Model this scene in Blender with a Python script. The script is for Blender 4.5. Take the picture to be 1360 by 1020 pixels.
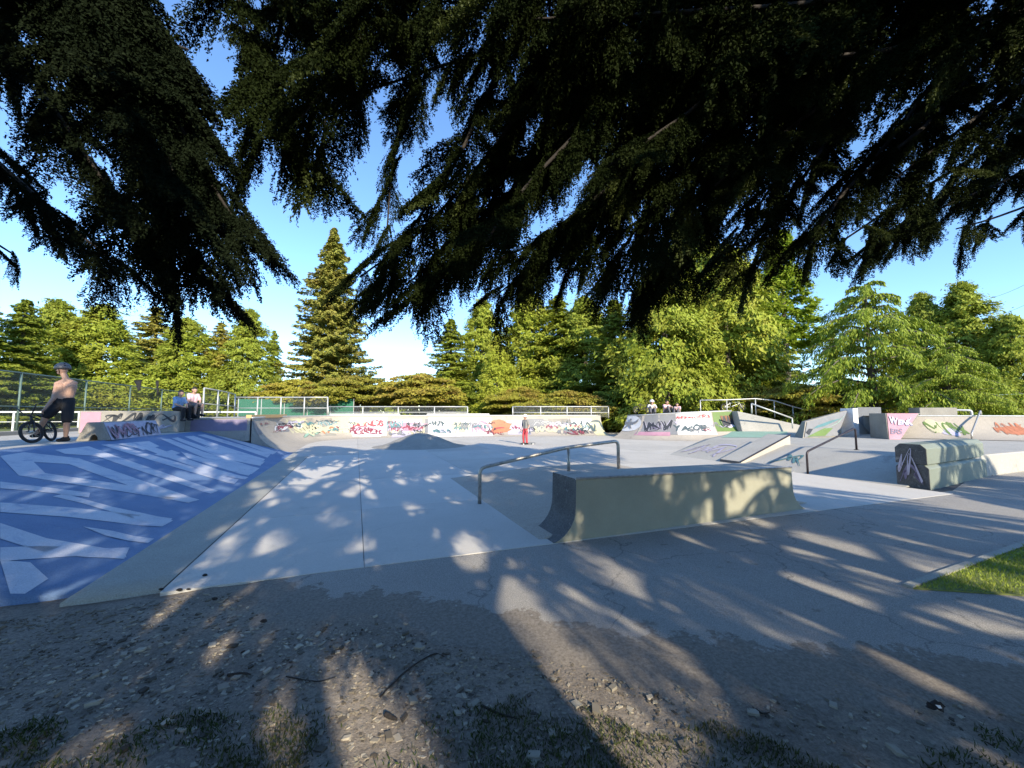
import bpy, math, random
import numpy as np
from mathutils import Vector, Matrix
from mathutils.geometry import tessellate_polygon

for o in list(bpy.data.objects):
    bpy.data.objects.remove(o)
SC = bpy.context.scene
COL = SC.collection
R = math.radians

# ------------------------------------------------------------------ camera, sky, sun, exposure
FPX, CAMH = 511.0, 1.6
PITCH = math.atan(38 / FPX)
cam_d = bpy.data.cameras.new('camera')
cam_d.sensor_width = 36.0
cam_d.lens = FPX / 1360 * 36.0
cam_d.clip_start = 0.05
cam_d.clip_end = 3000
cam = bpy.data.objects.new('camera', cam_d)
COL.objects.link(cam)
cam.location = (0, 0, CAMH)
cam.rotation_euler = (math.pi / 2 + PITCH, 0, 0)
SC.camera = cam

SUN_EL = 25.0
SUN_TO = Vector((0.43, -0.903, 0)).normalized()          # horizontal direction towards the sun
world = bpy.data.worlds.new('World')
SC.world = world
world.use_nodes = True
wn = world.node_tree.nodes
bg = wn['Background']
sky = wn.new('ShaderNodeTexSky')
sky.sky_type = 'NISHITA'
sky.sun_disc = False
sky.sun_elevation = R(SUN_EL)
sky.sun_rotation = math.atan2(SUN_TO.x, SUN_TO.y)
sky.altitude = 0
sky.air_density = 1.0
sky.dust_density = 0.0
sky.ozone_density = 5.6
world.node_tree.links.new(sky.outputs[0], bg.inputs[0])
bg.inputs[1].default_value = 0.15

sun_d = bpy.data.lights.new('sun', 'SUN')
sun_d.energy = 3.6
sun_d.angle = R(0.55)
sun_d.color = (1.0, 0.88, 0.68)
sun = bpy.data.objects.new('sun', sun_d)
COL.objects.link(sun)
sdir = Vector((SUN_TO.x * math.cos(R(SUN_EL)), SUN_TO.y * math.cos(R(SUN_EL)), math.sin(R(SUN_EL))))
sun.rotation_euler = (-sdir).to_track_quat('-Z', 'Y').to_euler()
sun.location = (20, -40, 30)

SC.view_settings.view_transform = 'Standard'
SC.view_settings.look = 'None'
SC.view_settings.gamma = 1.0
SC.view_settings.exposure = 1.32
SC.view_settings.use_curve_mapping = False
SC.render.engine = 'CYCLES'
SC.cycles.use_denoising = True
SC.cycles.max_bounces = 5
SC.cycles.diffuse_bounces = 3
SC.cycles.glossy_bounces = 2
SC.cycles.transmission_bounces = 2
SC.cycles.caustics_reflective = False
SC.cycles.caustics_refractive = False

# ------------------------------------------------------------------ coordinates
_c, _s = math.cos(PITCH), math.sin(PITCH)
def ray(px, py):
    x, y = (px - 680) / FPX, -(py - 510) / FPX
    return x, _c - y * _s, _s + y * _c
def at(px, py, Y):
    d = ray(px, py); t = Y / d[1]
    return Vector((d[0] * t, Y, CAMH + d[2] * t))
def on(px, py, z=0.0):
    d = ray(px, py); t = (z - CAMH) / d[2]
    return Vector((d[0] * t, d[1] * t, z))
def pix(p):
    h = p[2] - CAMH
    zc = p[1] * _c + h * _s
    if zc < 0.05: return None
    return 680 + FPX * p[0] / zc, 510 - FPX * (h * _c - p[1] * _s) / zc
TH = R(22)
CU, SU = math.cos(TH), math.sin(TH)
OX, OY = -3.812, 3.516
def W(u, v, z=0.0):
    return Vector((OX + CU * u - SU * v, OY + SU * u + CU * v, z))
def UV(x, y):
    a, b = x - OX, y - OY
    return CU * a + SU * b, -SU * a + CU * b

# ------------------------------------------------------------------ materials
MATS = {}
def nmat(name):
    m = bpy.data.materials.new(name)
    m.use_nodes = True
    nt = m.node_tree
    MATS[name] = m
    return m, nt, nt.nodes, nt.links, nt.nodes['Principled BSDF']
def mixc(nt, fac, a, b, mode='MIX'):
    n = nt.nodes.new('ShaderNodeMix'); n.data_type = 'RGBA'; n.blend_type = mode
    for i, v in ((0, fac), (6, a), (7, b)):
        if hasattr(v, 'node'): nt.links.new(v, n.inputs[i])
        elif i == 0: n.inputs[0].default_value = v
        else: n.inputs[i].default_value = (*v, 1)
    return n.outputs[2]
def noise(nt, scale, detail=4, rough=0.6, vec=None, dist=0.0):
    n = nt.nodes.new('ShaderNodeTexNoise')
    n.inputs['Scale'].default_value = scale; n.inputs['Detail'].default_value = detail
    n.inputs['Roughness'].default_value = rough; n.inputs['Distortion'].default_value = dist
    if vec: nt.links.new(vec, n.inputs['Vector'])
    return n.outputs['Fac']
def ramp(nt, fac, lo, hi, c0=(0, 0, 0), c1=(1, 1, 1)):
    n = nt.nodes.new('ShaderNodeValToRGB')
    n.color_ramp.elements[0].position = lo; n.color_ramp.elements[1].position = hi
    n.color_ramp.elements[0].color = (*c0, 1); n.color_ramp.elements[1].color = (*c1, 1)
    nt.links.new(fac, n.inputs[0])
    return n.outputs[0]
def wpos(nt):
    return nt.nodes.new('ShaderNodeNewGeometry').outputs['Position']
def bump(nt, p, h, strength=0.3, dist=0.01):
    n = nt.nodes.new('ShaderNodeBump')
    n.inputs['Strength'].default_value = strength; n.inputs['Distance'].default_value = dist
    nt.links.new(h, n.inputs['Height']); nt.links.new(n.outputs[0], p.inputs['Normal'])
def rough_mat(name, base, alt, scale=2.0, fine=60.0, rough=0.85, fine_amt=0.35, bump_d=0.004, tint=0.0, stain=None, speck=None, scuff=0.0):
    """weathered mineral surface: broad patches, fine grain, optional dark stains"""
    m, nt, N, L, p = nmat(name)
    v = wpos(nt)
    c = mixc(nt, ramp(nt, noise(nt, scale, 5, 0.65, v), 0.3, 0.7), base, alt)
    f = noise(nt, fine, 3, 0.7, v)
    g = ramp(nt, f, 0.25, 0.75, (1 - fine_amt,) * 3, (1 + fine_amt * 0.5,) * 3)
    c = mixc(nt, 1.0, c, g, 'MULTIPLY')
    if speck:
        sp = ramp(nt, noise(nt, speck[1], 2, 0.8, v), speck[2], speck[2] + 0.06)
        c = mixc(nt, sp, c, speck[0])
    if stain:
        st = ramp(nt, noise(nt, stain[1], 6, 0.7, v, 0.6), stain[2], stain[2] + 0.16)
        c = mixc(nt, st, c, stain[0])
    if scuff:                                              # wheel scuffs: long thin streaks, and hairline cracks
        mp = N.new('ShaderNodeMapping'); mp.inputs['Rotation'].default_value = (0, 0, 0.9); mp.inputs['Scale'].default_value = (0.35, 5.0, 1.0)
        L.new(v, mp.inputs['Vector'])
        k = ramp(nt, noise(nt, 2.2, 5, 0.75, mp.outputs[0], 0.8), 0.60, 0.72)
        q = N.new('ShaderNodeMath'); q.operation = 'MULTIPLY'; q.inputs[1].default_value = 0.45 * scuff; L.new(k, q.inputs[0])
        c = mixc(nt, q.outputs[0], c, tuple(b * 0.45 for b in base))
        vo = N.new('ShaderNodeTexVoronoi'); vo.feature = 'DISTANCE_TO_EDGE'; vo.inputs['Scale'].default_value = 0.45
        wv = N.new('ShaderNodeVectorMath'); wv.operation = 'ADD'
        nn = N.new('ShaderNodeTexNoise'); nn.inputs['Scale'].default_value = 1.2; nn.inputs['Detail'].default_value = 7
        L.new(v, nn.inputs['Vector']); L.new(v, wv.inputs[0]); L.new(nn.outputs['Color'], wv.inputs[1]); L.new(wv.outputs[0], vo.inputs['Vector'])
        q = N.new('ShaderNodeMath'); q.operation = 'MULTIPLY'; q.inputs[1].default_value = 0.4 * scuff
        L.new(ramp(nt, vo.outputs['Distance'], 0.0, 0.004, (1, 1, 1), (0, 0, 0)), q.inputs[0])
        c = mixc(nt, q.outputs[0], c, tuple(b * 0.35 for b in base))
    if tint:
        oi = N.new('ShaderNodeObjectInfo')
        t = ramp(nt, oi.outputs['Random'], 0, 1, (1 - tint,) * 3, (1 + tint * 0.4,) * 3)
        c = mixc(nt, 1.0, c, t, 'MULTIPLY')
    L.new(c, p.inputs['Base Color'])
    p.inputs['Roughness'].default_value = rough
    bump(nt, p, f, 0.6, bump_d)
    return m
def flat_mat(name, col, rough=0.6, metal=0.0, var=0.12, scale=9.0):
    m, nt, N, L, p = nmat(name)
    v = wpos(nt)
    lo = tuple(max(0, k * (1 - var)) for k in col); hi = tuple(min(1, k * (1 + var)) for k in col)
    L.new(mixc(nt, ramp(nt, noise(nt, scale, 4, 0.6, v), 0.3, 0.7), lo, hi), p.inputs['Base Color'])
    p.inputs['Roughness'].default_value = rough; p.inputs['Metallic'].default_value = metal
    return m
def leaf_mat(name, a, b, c3, trans=0.25, rough=0.65, spec=0.25):
    m, nt, N, L, p = nmat(name)
    g = N.new('ShaderNodeNewGeometry'); oi = N.new('ShaderNodeObjectInfo')
    c = mixc(nt, g.outputs['Random Per Island'], a, b)
    c = mixc(nt, ramp(nt, noise(nt, 0.55, 3, 0.6, g.outputs['Position']), 0.45, 0.72), c, c3)
    t = ramp(nt, oi.outputs['Random'], 0, 1, (0.82, 0.85, 0.8), (1.12, 1.08, 1.0))
    c = mixc(nt, 1.0, c, t, 'MULTIPLY')
    L.new(c, p.inputs['Base Color']); p.inputs['Roughness'].default_value = rough
    p.inputs['Specular IOR Level'].default_value = spec
    if trans > 0:
        tr = N.new('ShaderNodeBsdfTranslucent'); L.new(c, tr.inputs['Color'])
        mx = N.new('ShaderNodeMixShader'); mx.inputs[0].default_value = trans
        L.new(p.outputs[0], mx.inputs[1]); L.new(tr.outputs[0], mx.inputs[2])
        L.new(mx.outputs[0], N['Material Output'].inputs['Surface'])
    return m

rough_mat('concrete', (0.46, 0.44, 0.39), (0.37, 0.355, 0.32), 0.9, 70, stain=((0.22, 0.21, 0.19), 1.6, 0.60), scuff=0.6)
rough_mat('slab', (0.58, 0.55, 0.50), (0.52, 0.495, 0.45), 0.7, 90, fine_amt=0.18, tint=0.08, stain=((0.40, 0.375, 0.335), 1.3, 0.60), scuff=0.5)
rough_mat('worn_floor', (0.545, 0.515, 0.46), (0.47, 0.445, 0.40), 0.6, 60, fine_amt=0.28, tint=0.12, stain=((0.36, 0.34, 0.30), 0.9, 0.58), scuff=0.8)
rough_mat('olive_concrete', (0.39, 0.38, 0.33), (0.33, 0.325, 0.285), 1.5, 80, stain=((0.18, 0.17, 0.14), 2.2, 0.62))
rough_mat('old_concrete', (0.33, 0.31, 0.27), (0.25, 0.235, 0.205), 1.2, 60, stain=((0.15, 0.14, 0.125), 2.0, 0.58))
rough_mat('tan_concrete', (0.45, 0.40, 0.33), (0.36, 0.325, 0.275), 0.8, 60, stain=((0.24, 0.21, 0.18), 1.5, 0.58), scuff=0.6)
rough_mat('dark_concrete', (0.15, 0.148, 0.145), (0.08, 0.08, 0.083), 3.0, 50, fine_amt=0.6, stain=((0.36, 0.355, 0.34), 6.0, 0.60), scuff=0.8)
rough_mat('cream_paint', (0.325, 0.315, 0.24), (0.275, 0.265, 0.20), 1.8, 120, rough=0.6, fine_amt=0.14, stain=((0.24, 0.225, 0.15), 2.5, 0.66))
rough_mat('sage_paint', (0.20, 0.225, 0.185), (0.17, 0.195, 0.16), 1.8, 100, rough=0.6, fine_amt=0.14, stain=((0.30, 0.31, 0.29), 3.0, 0.70))
rough_mat('blue_paint', (0.095, 0.170, 0.32), (0.145, 0.23, 0.39), 1.4, 90, rough=0.7, fine_amt=0.35, stain=((0.24, 0.27, 0.34), 2.6, 0.60), scuff=0.7)
rough_mat('pale_paint', (0.52, 0.54, 0.60), (0.44, 0.47, 0.55), 1.3, 90, rough=0.6, fine_amt=0.3, stain=((0.22, 0.28, 0.42), 2.6, 0.53), scuff=0.8)
rough_mat('filler', (0.10, 0.10, 0.10), (0.07, 0.07, 0.07))
rough_mat('bark', (0.032, 0.024, 0.019), (0.018, 0.014, 0.012), 6, 40, bump_d=0.02)
rough_mat('grey_bark', (0.16, 0.13, 0.10), (0.10, 0.08, 0.065), 5, 30, bump_d=0.02)
rough_mat('wood_chip', (0.20, 0.17, 0.14), (0.09, 0.075, 0.06), 9, 80, tint=0.2)
rough_mat('grass_field', (0.15, 0.20, 0.045), (0.19, 0.21, 0.06), 0.25, 14, rough=0.9, fine_amt=0.4)

# asphalt with dust that thickens towards its worn edge
def asphalt():
    m, nt, N, L, p = nmat('asphalt')
    v = wpos(nt)
    c = mixc(nt, ramp(nt, noise(nt, 0.8, 5, 0.65, v), 0.3, 0.7), (0.265, 0.248, 0.224), (0.32, 0.298, 0.265))
    f = noise(nt, 130, 2, 0.8, v)
    c = mixc(nt, 1.0, c, ramp(nt, f, 0.3, 0.7, (0.5,) * 3, (1.5,) * 3), 'MULTIPLY')
    c = mixc(nt, ramp(nt, noise(nt, 75, 2, 0.8, v), 0.64, 0.70), c, (0.34, 0.32, 0.29))
    vo = N.new('ShaderNodeTexVoronoi'); vo.feature = 'DISTANCE_TO_EDGE'; vo.inputs['Scale'].default_value = 0.55
    wv = N.new('ShaderNodeVectorMath'); wv.operation = 'ADD'
    nn = N.new('ShaderNodeTexNoise'); nn.inputs['Scale'].default_value = 1.5; nn.inputs['Detail'].default_value = 6
    L.new(v, nn.inputs['Vector']); L.new(v, wv.inputs[0]); L.new(nn.outputs['Color'], wv.inputs[1]); L.new(wv.outputs[0], vo.inputs['Vector'])
    cr = ramp(nt, vo.outputs['Distance'], 0.0, 0.006, (1, 1, 1), (0, 0, 0))
    cf = N.new('ShaderNodeMath'); cf.operation = 'MULTIPLY'; cf.inputs[1].default_value = 0.55
    L.new(cr, cf.inputs[0])
    c = mixc(nt, cf.outputs[0], c, (0.05, 0.05, 0.05))
    at_ = N.new('ShaderNodeAttribute'); at_.attribute_name = 'dust'
    du = N.new('ShaderNodeMath'); du.operation = 'MULTIPLY_ADD'; du.inputs[1].default_value = 1.5
    L.new(noise(nt, 3.0, 6, 0.75, v), du.inputs[0])
    L.new(at_.outputs['Fac'], du.inputs[2])
    c = mixc(nt, ramp(nt, du.outputs[0], 0.95, 1.65), c, mixc(nt, ramp(nt, noise(nt, 40, 4, 0.8, v), 0.35, 0.65), (0.13, 0.112, 0.092), (0.26, 0.225, 0.185)))
    L.new(c, p.inputs['Base Color']); p.inputs['Roughness'].default_value = 0.88
    bump(nt, p, f, 0.7, 0.006)
asphalt()
def dirt():
    m, nt, N, L, p = nmat('dirt')
    v = wpos(nt)
    c = mixc(nt, ramp(nt, noise(nt, 1.6, 6, 0.7, v), 0.32, 0.68), (0.18, 0.15, 0.12), (0.33, 0.28, 0.225))
    f = noise(nt, 45, 5, 0.8, v)
    c = mixc(nt, 1.0, c, ramp(nt, f, 0.3, 0.7, (0.5,) * 3, (1.45,) * 3), 'MULTIPLY')
    vo = N.new('ShaderNodeTexVoronoi'); vo.inputs['Scale'].default_value = 38; L.new(v, vo.inputs['Vector'])
    c = mixc(nt, ramp(nt, vo.outputs['Distance'], 0.10, 0.22, (1, 1, 1), (0, 0, 0)), c, (0.21, 0.19, 0.165))
    L.new(c, p.inputs['Base Color']); p.inputs['Roughness'].default_value = 0.95
    bump(nt, p, f, 0.9, 0.02)
dirt()
flat_mat('steel', (0.46, 0.43, 0.39), 0.42, 0.75, 0.25, 14)
flat_mat('dark_steel', (0.05, 0.04, 0.045), 0.45, 0.5, 0.3)
flat_mat('galvanised', (0.50, 0.51, 0.50), 0.5, 0.45, 0.1)
flat_mat('green_post', (0.10, 0.155, 0.135), 0.55, 0.2, 0.15)
flat_mat('wire', (0.22, 0.24, 0.23), 0.5, 0.5, 0.1)
flat_mat('white_paint', (0.74, 0.74, 0.72), 0.6)
flat_mat('screen_green', (0.015, 0.13, 0.075), 0.8)
flat_mat('timber', (0.52, 0.34, 0.15), 0.7)
flat_mat('rubber', (0.016, 0.016, 0.017), 0.75)
flat_mat('black_cloth', (0.012, 0.012, 0.014), 0.9)
flat_mat('black_paint', (0.02, 0.02, 0.022), 0.5)
flat_mat('skin', (0.42, 0.25, 0.175), 0.55, 0, 0.06)
flat_mat('helmet_grey', (0.11, 0.11, 0.115), 0.5, 0, 0.5, 30)
flat_mat('hair', (0.015, 0.012, 0.01), 0.6)
flat_mat('blue_shirt', (0.22, 0.34, 0.52), 0.85)
flat_mat('pink_shirt', (0.62, 0.42, 0.46), 0.85)
flat_mat('white_shirt', (0.70, 0.68, 0.66), 0.85)
flat_mat('grey_shirt', (0.22, 0.215, 0.20), 0.85)
flat_mat('red_trousers', (0.58, 0.06, 0.075), 0.85)
flat_mat('grey_trousers', (0.10, 0.10, 0.11), 0.85)
for nm, c in dict(g_white=(0.72, 0.71, 0.70), g_red=(0.46, 0.07, 0.08), g_maroon=(0.24, 0.05, 0.075), g_dark=(0.03, 0.035, 0.045),
                  g_slate=(0.065, 0.10, 0.115), g_green=(0.13, 0.21, 0.055), g_mint=(0.30, 0.47, 0.37), g_orange=(0.50, 0.19, 0.10),
                  g_pink=(0.46, 0.25, 0.32), g_cream=(0.58, 0.55, 0.36), g_purple=(0.20, 0.17, 0.26), g_teal=(0.09, 0.21, 0.23),
                  g_brown=(0.20, 0.085, 0.035), g_grey=(0.22, 0.225, 0.235), g_lilac=(0.50, 0.47, 0.58), g_blue=(0.10, 0.15, 0.40)).items():
    rough_mat(nm, c, tuple(k * 0.8 for k in c), 2.2, 70, rough=0.65, fine_amt=0.2, stain=(tuple(k * 0.5 + 0.14 for k in c), 3.5, 0.64))
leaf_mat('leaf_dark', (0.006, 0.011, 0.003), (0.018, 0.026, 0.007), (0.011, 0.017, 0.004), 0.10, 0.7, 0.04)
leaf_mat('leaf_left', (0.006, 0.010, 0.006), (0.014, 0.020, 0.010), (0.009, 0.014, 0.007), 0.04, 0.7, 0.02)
leaf_mat('leaf_thuja', (0.24, 0.30, 0.03), (0.36, 0.40, 0.05), (0.31, 0.31, 0.045))
leaf_mat('leaf_spruce', (0.25, 0.26, 0.05), (0.38, 0.36, 0.07), (0.34, 0.28, 0.065), 0.15)
leaf_mat('leaf_hemlock', (0.19, 0.25, 0.028), (0.31, 0.35, 0.045), (0.24, 0.27, 0.04))
leaf_mat('leaf_lime', (0.21, 0.31, 0.018), (0.31, 0.38, 0.030), (0.26, 0.33, 0.022), 0.35)
leaf_mat('leaf_cherry', (0.26, 0.25, 0.03), (0.36, 0.34, 0.05), (0.30, 0.20, 0.05))
leaf_mat('leaf_deodar', (0.22, 0.29, 0.03), (0.33, 0.39, 0.045), (0.27, 0.32, 0.03))
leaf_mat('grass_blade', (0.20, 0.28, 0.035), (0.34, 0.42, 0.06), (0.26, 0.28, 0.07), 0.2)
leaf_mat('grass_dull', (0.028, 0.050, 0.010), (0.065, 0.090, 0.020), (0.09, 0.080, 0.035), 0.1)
leaf_mat('chip', (0.06, 0.05, 0.042), (0.46, 0.41, 0.35), (0.14, 0.115, 0.09), 0.0, 0.9)
leaf_mat('dry_leaf', (0.15, 0.12, 0.085), (0.30, 0.27, 0.21), (0.20, 0.17, 0.13), 0.0)

# ------------------------------------------------------------------ object helpers
def tag(o, label=None, cat=None, group=None, kind=None):
    if label: o['label'] = label
    if cat: o['category'] = cat
    if group: o['group'] = group
    if kind: o['kind'] = kind
    return o
def root(name, loc=(0, 0, 0), rz=0.0, label=None, cat=None, group=None, kind=None):
    o = bpy.data.objects.new(name, None)
    o.empty_display_size = 0.2
    COL.objects.link(o)
    o.location = loc; o.rotation_euler = (0, 0, rz)
    return tag(o, label, cat, group, kind)
def link(name, me, parent=None, world=False, mat=None):
    o = bpy.data.objects.new(name, me)
    COL.objects.link(o)
    if mat is not None and len(me.materials) == 0: me.materials.append(MATS[mat])
    if parent is not None:
        o.parent = parent
        if world:
            M = Matrix.Translation(parent.location) @ Matrix.Rotation(parent.rotation_euler.z, 4, 'Z')
            if parent.parent is not None:
                M = Matrix.Identity(4)                    # that part already stands in world space
            o.matrix_parent_inverse = M.inverted()
    return o
def copy_tree(o, parent=None):
    c = o.copy(); COL.objects.link(c); c.parent = parent
    for ch in list(o.children): copy_tree(ch, c)
    return c
class MB:
    def __init__(s): s.v, s.f, s.m = [], [], []
    def add(s, vs, fs, mi=0):
        k = len(s.v); s.v += [tuple(p) for p in vs]
        for f in fs: s.f.append(tuple(i + k for i in f)); s.m.append(mi)
        return s
    def box(s, c, size, rz=0.0, mi=0):
        ca, sa = math.cos(rz), math.sin(rz); vs = []
        for dz in (-.5, .5):
            for dx, dy in ((-.5, -.5), (.5, -.5), (.5, .5), (-.5, .5)):
                x, y = dx * size[0], dy * size[1]
                vs.append((c[0] + ca * x - sa * y, c[1] + sa * x + ca * y, c[2] + dz * size[2]))
        return s.add(vs, [(3, 2, 1, 0), (4, 5, 6, 7), (0, 1, 5, 4), (1, 2, 6, 5), (2, 3, 7, 6), (3, 0, 4, 7)], mi)
    def prism(s, bot, top, mi=0):
        n = len(bot)
        return s.add(list(bot) + list(top), [tuple(range(n - 1, -1, -1)), tuple(range(n, 2 * n))] +
                     [(i, (i + 1) % n, n + (i + 1) % n, n + i) for i in range(n)], mi)
    def tube(s, pts, r, n=8, mi=0, closed=False):
        pts = [Vector(p) for p in pts]; k = len(pts)
        rs = r if isinstance(r, (list, tuple)) else [r] * k
        vs = []; prev = None
        for i, p in enumerate(pts):
            if closed: d = pts[(i + 1) % k] - pts[i - 1]
            else: d = pts[min(i + 1, k - 1)] - pts[max(i - 1, 0)]
            d = d.normalized() if d.length > 1e-9 else Vector((0, 0, 1))
            if prev is None:
                a = d.orthogonal().normalized()
            else:
                a = prev - d * prev.dot(d)
                a = a.normalized() if a.length > 1e-6 else d.orthogonal().normalized()
            prev = a; b = d.cross(a)
            for j in range(n):
                t = 2 * math.pi * j / n
                vs.append(p + (a * math.cos(t) + b * math.sin(t)) * rs[i])
        fs = []
        for i in range(k if closed else k - 1):
            i2 = (i + 1) % k
            for j in range(n):
                fs.append((i * n + j, i * n + (j + 1) % n, i2 * n + (j + 1) % n, i2 * n + j))
        if not closed:
            fs.append(tuple(range(n - 1, -1, -1))); fs.append(tuple(range((k - 1) * n, k * n)))
        return s.add(vs, fs, mi)
    def ball(s, c, r, mi=0, nu=14, nv=9, sx=(1, 1, 1)):
        vs = []; fs = []
        for i in range(nv + 1):
            a = math.pi * i / nv
            for j in range(nu):
                b = 2 * math.pi * j / nu
                vs.append((c[0] + r * sx[0] * math.sin(a) * math.cos(b), c[1] + r * sx[1] * math.sin(a) * math.sin(b), c[2] + r * sx[2] * math.cos(a)))
        for i in range(nv):
            for j in range(nu):
                fs.append((i * nu + j, (i + 1) * nu + j, (i + 1) * nu + (j + 1) % nu, i * nu + (j + 1) % nu))
        return s.add(vs, fs, mi)
    def mesh(s, name, mats, smooth=False):
        me = bpy.data.meshes.new(name)
        me.from_pydata(s.v, [], s.f)
        for m in ([mats] if isinstance(mats, str) else mats): me.materials.append(MATS[m])
        if len(s.m) == len(me.polygons): me.polygons.foreach_set('material_index', s.m)
        if smooth: me.polygons.foreach_set('use_smooth', [True] * len(me.polygons))
        me.validate(); me.update()
        return me
    def build(s, name, mats, parent=None, smooth=False, world=True, bevel=0.0):
        o = link(name, s.mesh(name, mats, smooth), parent, world)
        if bevel:
            b = o.modifiers.new('bevel', 'BEVEL'); b.width = bevel; b.segments = 2; b.limit_method = 'ANGLE'; b.angle_limit = R(35)
        return o
def cards(name, C, A, B, mat):
    """rhombic leaf cards: centre C, half length A, half width B (n x 3 arrays)"""
    n = len(C)
    V = np.stack([C - A, C + B - A * 0.15, C + A, C - B - A * 0.15], 1).reshape(-1, 3)
    me = bpy.data.meshes.new(name)
    me.vertices.add(4 * n); me.vertices.foreach_set('co', V.astype(np.float32).ravel())
    me.loops.add(4 * n); me.loops.foreach_set('vertex_index', np.arange(4 * n, dtype=np.int32))
    me.polygons.add(n)
    me.polygons.foreach_set('loop_start', np.arange(0, 4 * n, 4, dtype=np.int32))
    me.update(calc_edges=True)
    me.materials.append(MATS[mat])
    return me
def unit(a):
    return a / np.maximum(np.linalg.norm(a, axis=-1, keepdims=True), 1e-9)

# ================================================================== SETTING
rnd = random.Random(7)
def sstep(a, b, x):
    t = min(1, max(0, (x - a) / (b - a))); return t * t * (3 - 2 * t)
def ground_z(x, y):
    u, v = UV(x, y)
    z = -0.04
    z += 0.62 * sstep(-6.5, -11, u) * sstep(1.0, 5.0, v)          # playing field behind the left fence
    z += 0.95 * sstep(23.5, 27, v) * sstep(-12, -5, u)            # level behind the far wall
    z += 0.55 * sstep(25, 29, u) * sstep(-1, 4, v)
    return z
g = MB()
gx = sorted(set([-600, -300, -150, -90] + list(range(-60, 62, 2)) + [90, 150, 300, 600]))
gy = sorted(set([-300, -120, -60, -30] + list(range(-20, 72, 2)) + [90, 130, 200, 400, 800]))
vs = [(x, y, ground_z(x, y) - (0.02 if y < 8 else 0)) for y in gy for x in gx]
nx = len(gx)
g.add(vs, [(j * nx + i, j * nx + i + 1, (j + 1) * nx + i + 1, (j + 1) * nx + i) for j in range(len(gy) - 1) for i in range(nx - 1)])
tag(g.build('ground', 'grass_field'), 'sunlit grass ground stretching behind the skatepark', kind='structure')

# dirt under the near trees, gently uneven
d = MB()
n1, n2 = 150, 70
def dz(x, y):
    return 0.012 * math.sin(3.1 * x + 1.7 * y) * math.sin(2.3 * y - x) + 0.006 * math.sin(9 * x + 4 * y) * math.sin(7 * y - 5 * x) + 0.004 * math.sin(23 * x + 9 * y) * math.sin(19 * y - 14 * x)
vs = []
for j in range(n2 + 1):
    y = -3 + 7.2 * (j / n2)
    for i in range(n1 + 1):
        x = -9 + 18 * i / n1
        vs.append((x, y, dz(x, y) - 0.012))
d.add(vs, [(j * (n1 + 1) + i, j * (n1 + 1) + i + 1, (j + 1) * (n1 + 1) + i + 1, (j + 1) * (n1 + 1) + i) for j in range(n2) for i in range(n1)])
tag(d.build('dirt_ground', 'dirt', smooth=True), 'bare dirt ground under the trees in the foreground', kind='structure')

# asphalt path: ragged near edge, grid so the dust attribute can follow the edge
def near_edge(x):      # y of the asphalt's worn near edge
    pts = [(-2.6, 3.62), (-2.2, 3.15), (-1.6, 2.95), (-0.64, 2.80), (0.3, 2.42), (1.34, 2.24), (2.7, 2.02), (6, 1.7), (26, 1.0)]
    for (a, ya), (b, yb) in zip(pts, pts[1:]):
        if x <= b:
            t = max(0, (x - a) / (b - a)); break
    y = ya + (yb - ya) * t
    return y + 0.06 * math.sin(5.3 * x + 1) + 0.035 * math.sin(13.7 * x) + 0.02 * math.sin(31 * x + 2)
def park_edge(x):      # y of the concrete's near edge at that x (a little under it)
    return 3.62 + (x + 3.15) * 0.352
a = MB(); dust = []
nxa, nya = 420, 24
for i in range(nxa + 1):
    x = -2.6 + (i / nxa) ** 1.6 * 28.0
    y0, y1 = near_edge(x), park_edge(x) + (0.10 if x < 9 else 0.10 + (x - 9) * 0.35)
    if y1 < y0: y1 = y0 + 0.01
    for j in range(nya + 1):
        t = (j / nya) ** 1.5
        y = y0 + (y1 - y0) * t
        a.v.append((x, y, -0.035 + 0.045 * (1 - math.exp(-(y - y0) * 5))))
        dust.append(max(0.0, 1.08 - (y - y0) / 0.75))
for i in range(nxa):
    for j in range(nya):
        k = i * (nya + 1) + j
        a.f.append((k, k + nya + 1, k + nya + 2, k + 1)); a.m.append(0)
ao = a.build('asphalt_path', 'asphalt', smooth=True)
att = ao.data.attributes.new('dust', 'FLOAT', 'POINT')
att.data.foreach_set('value', dust)
tag(ao, 'grey asphalt path along the skatepark edge', kind='structure')

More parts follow.
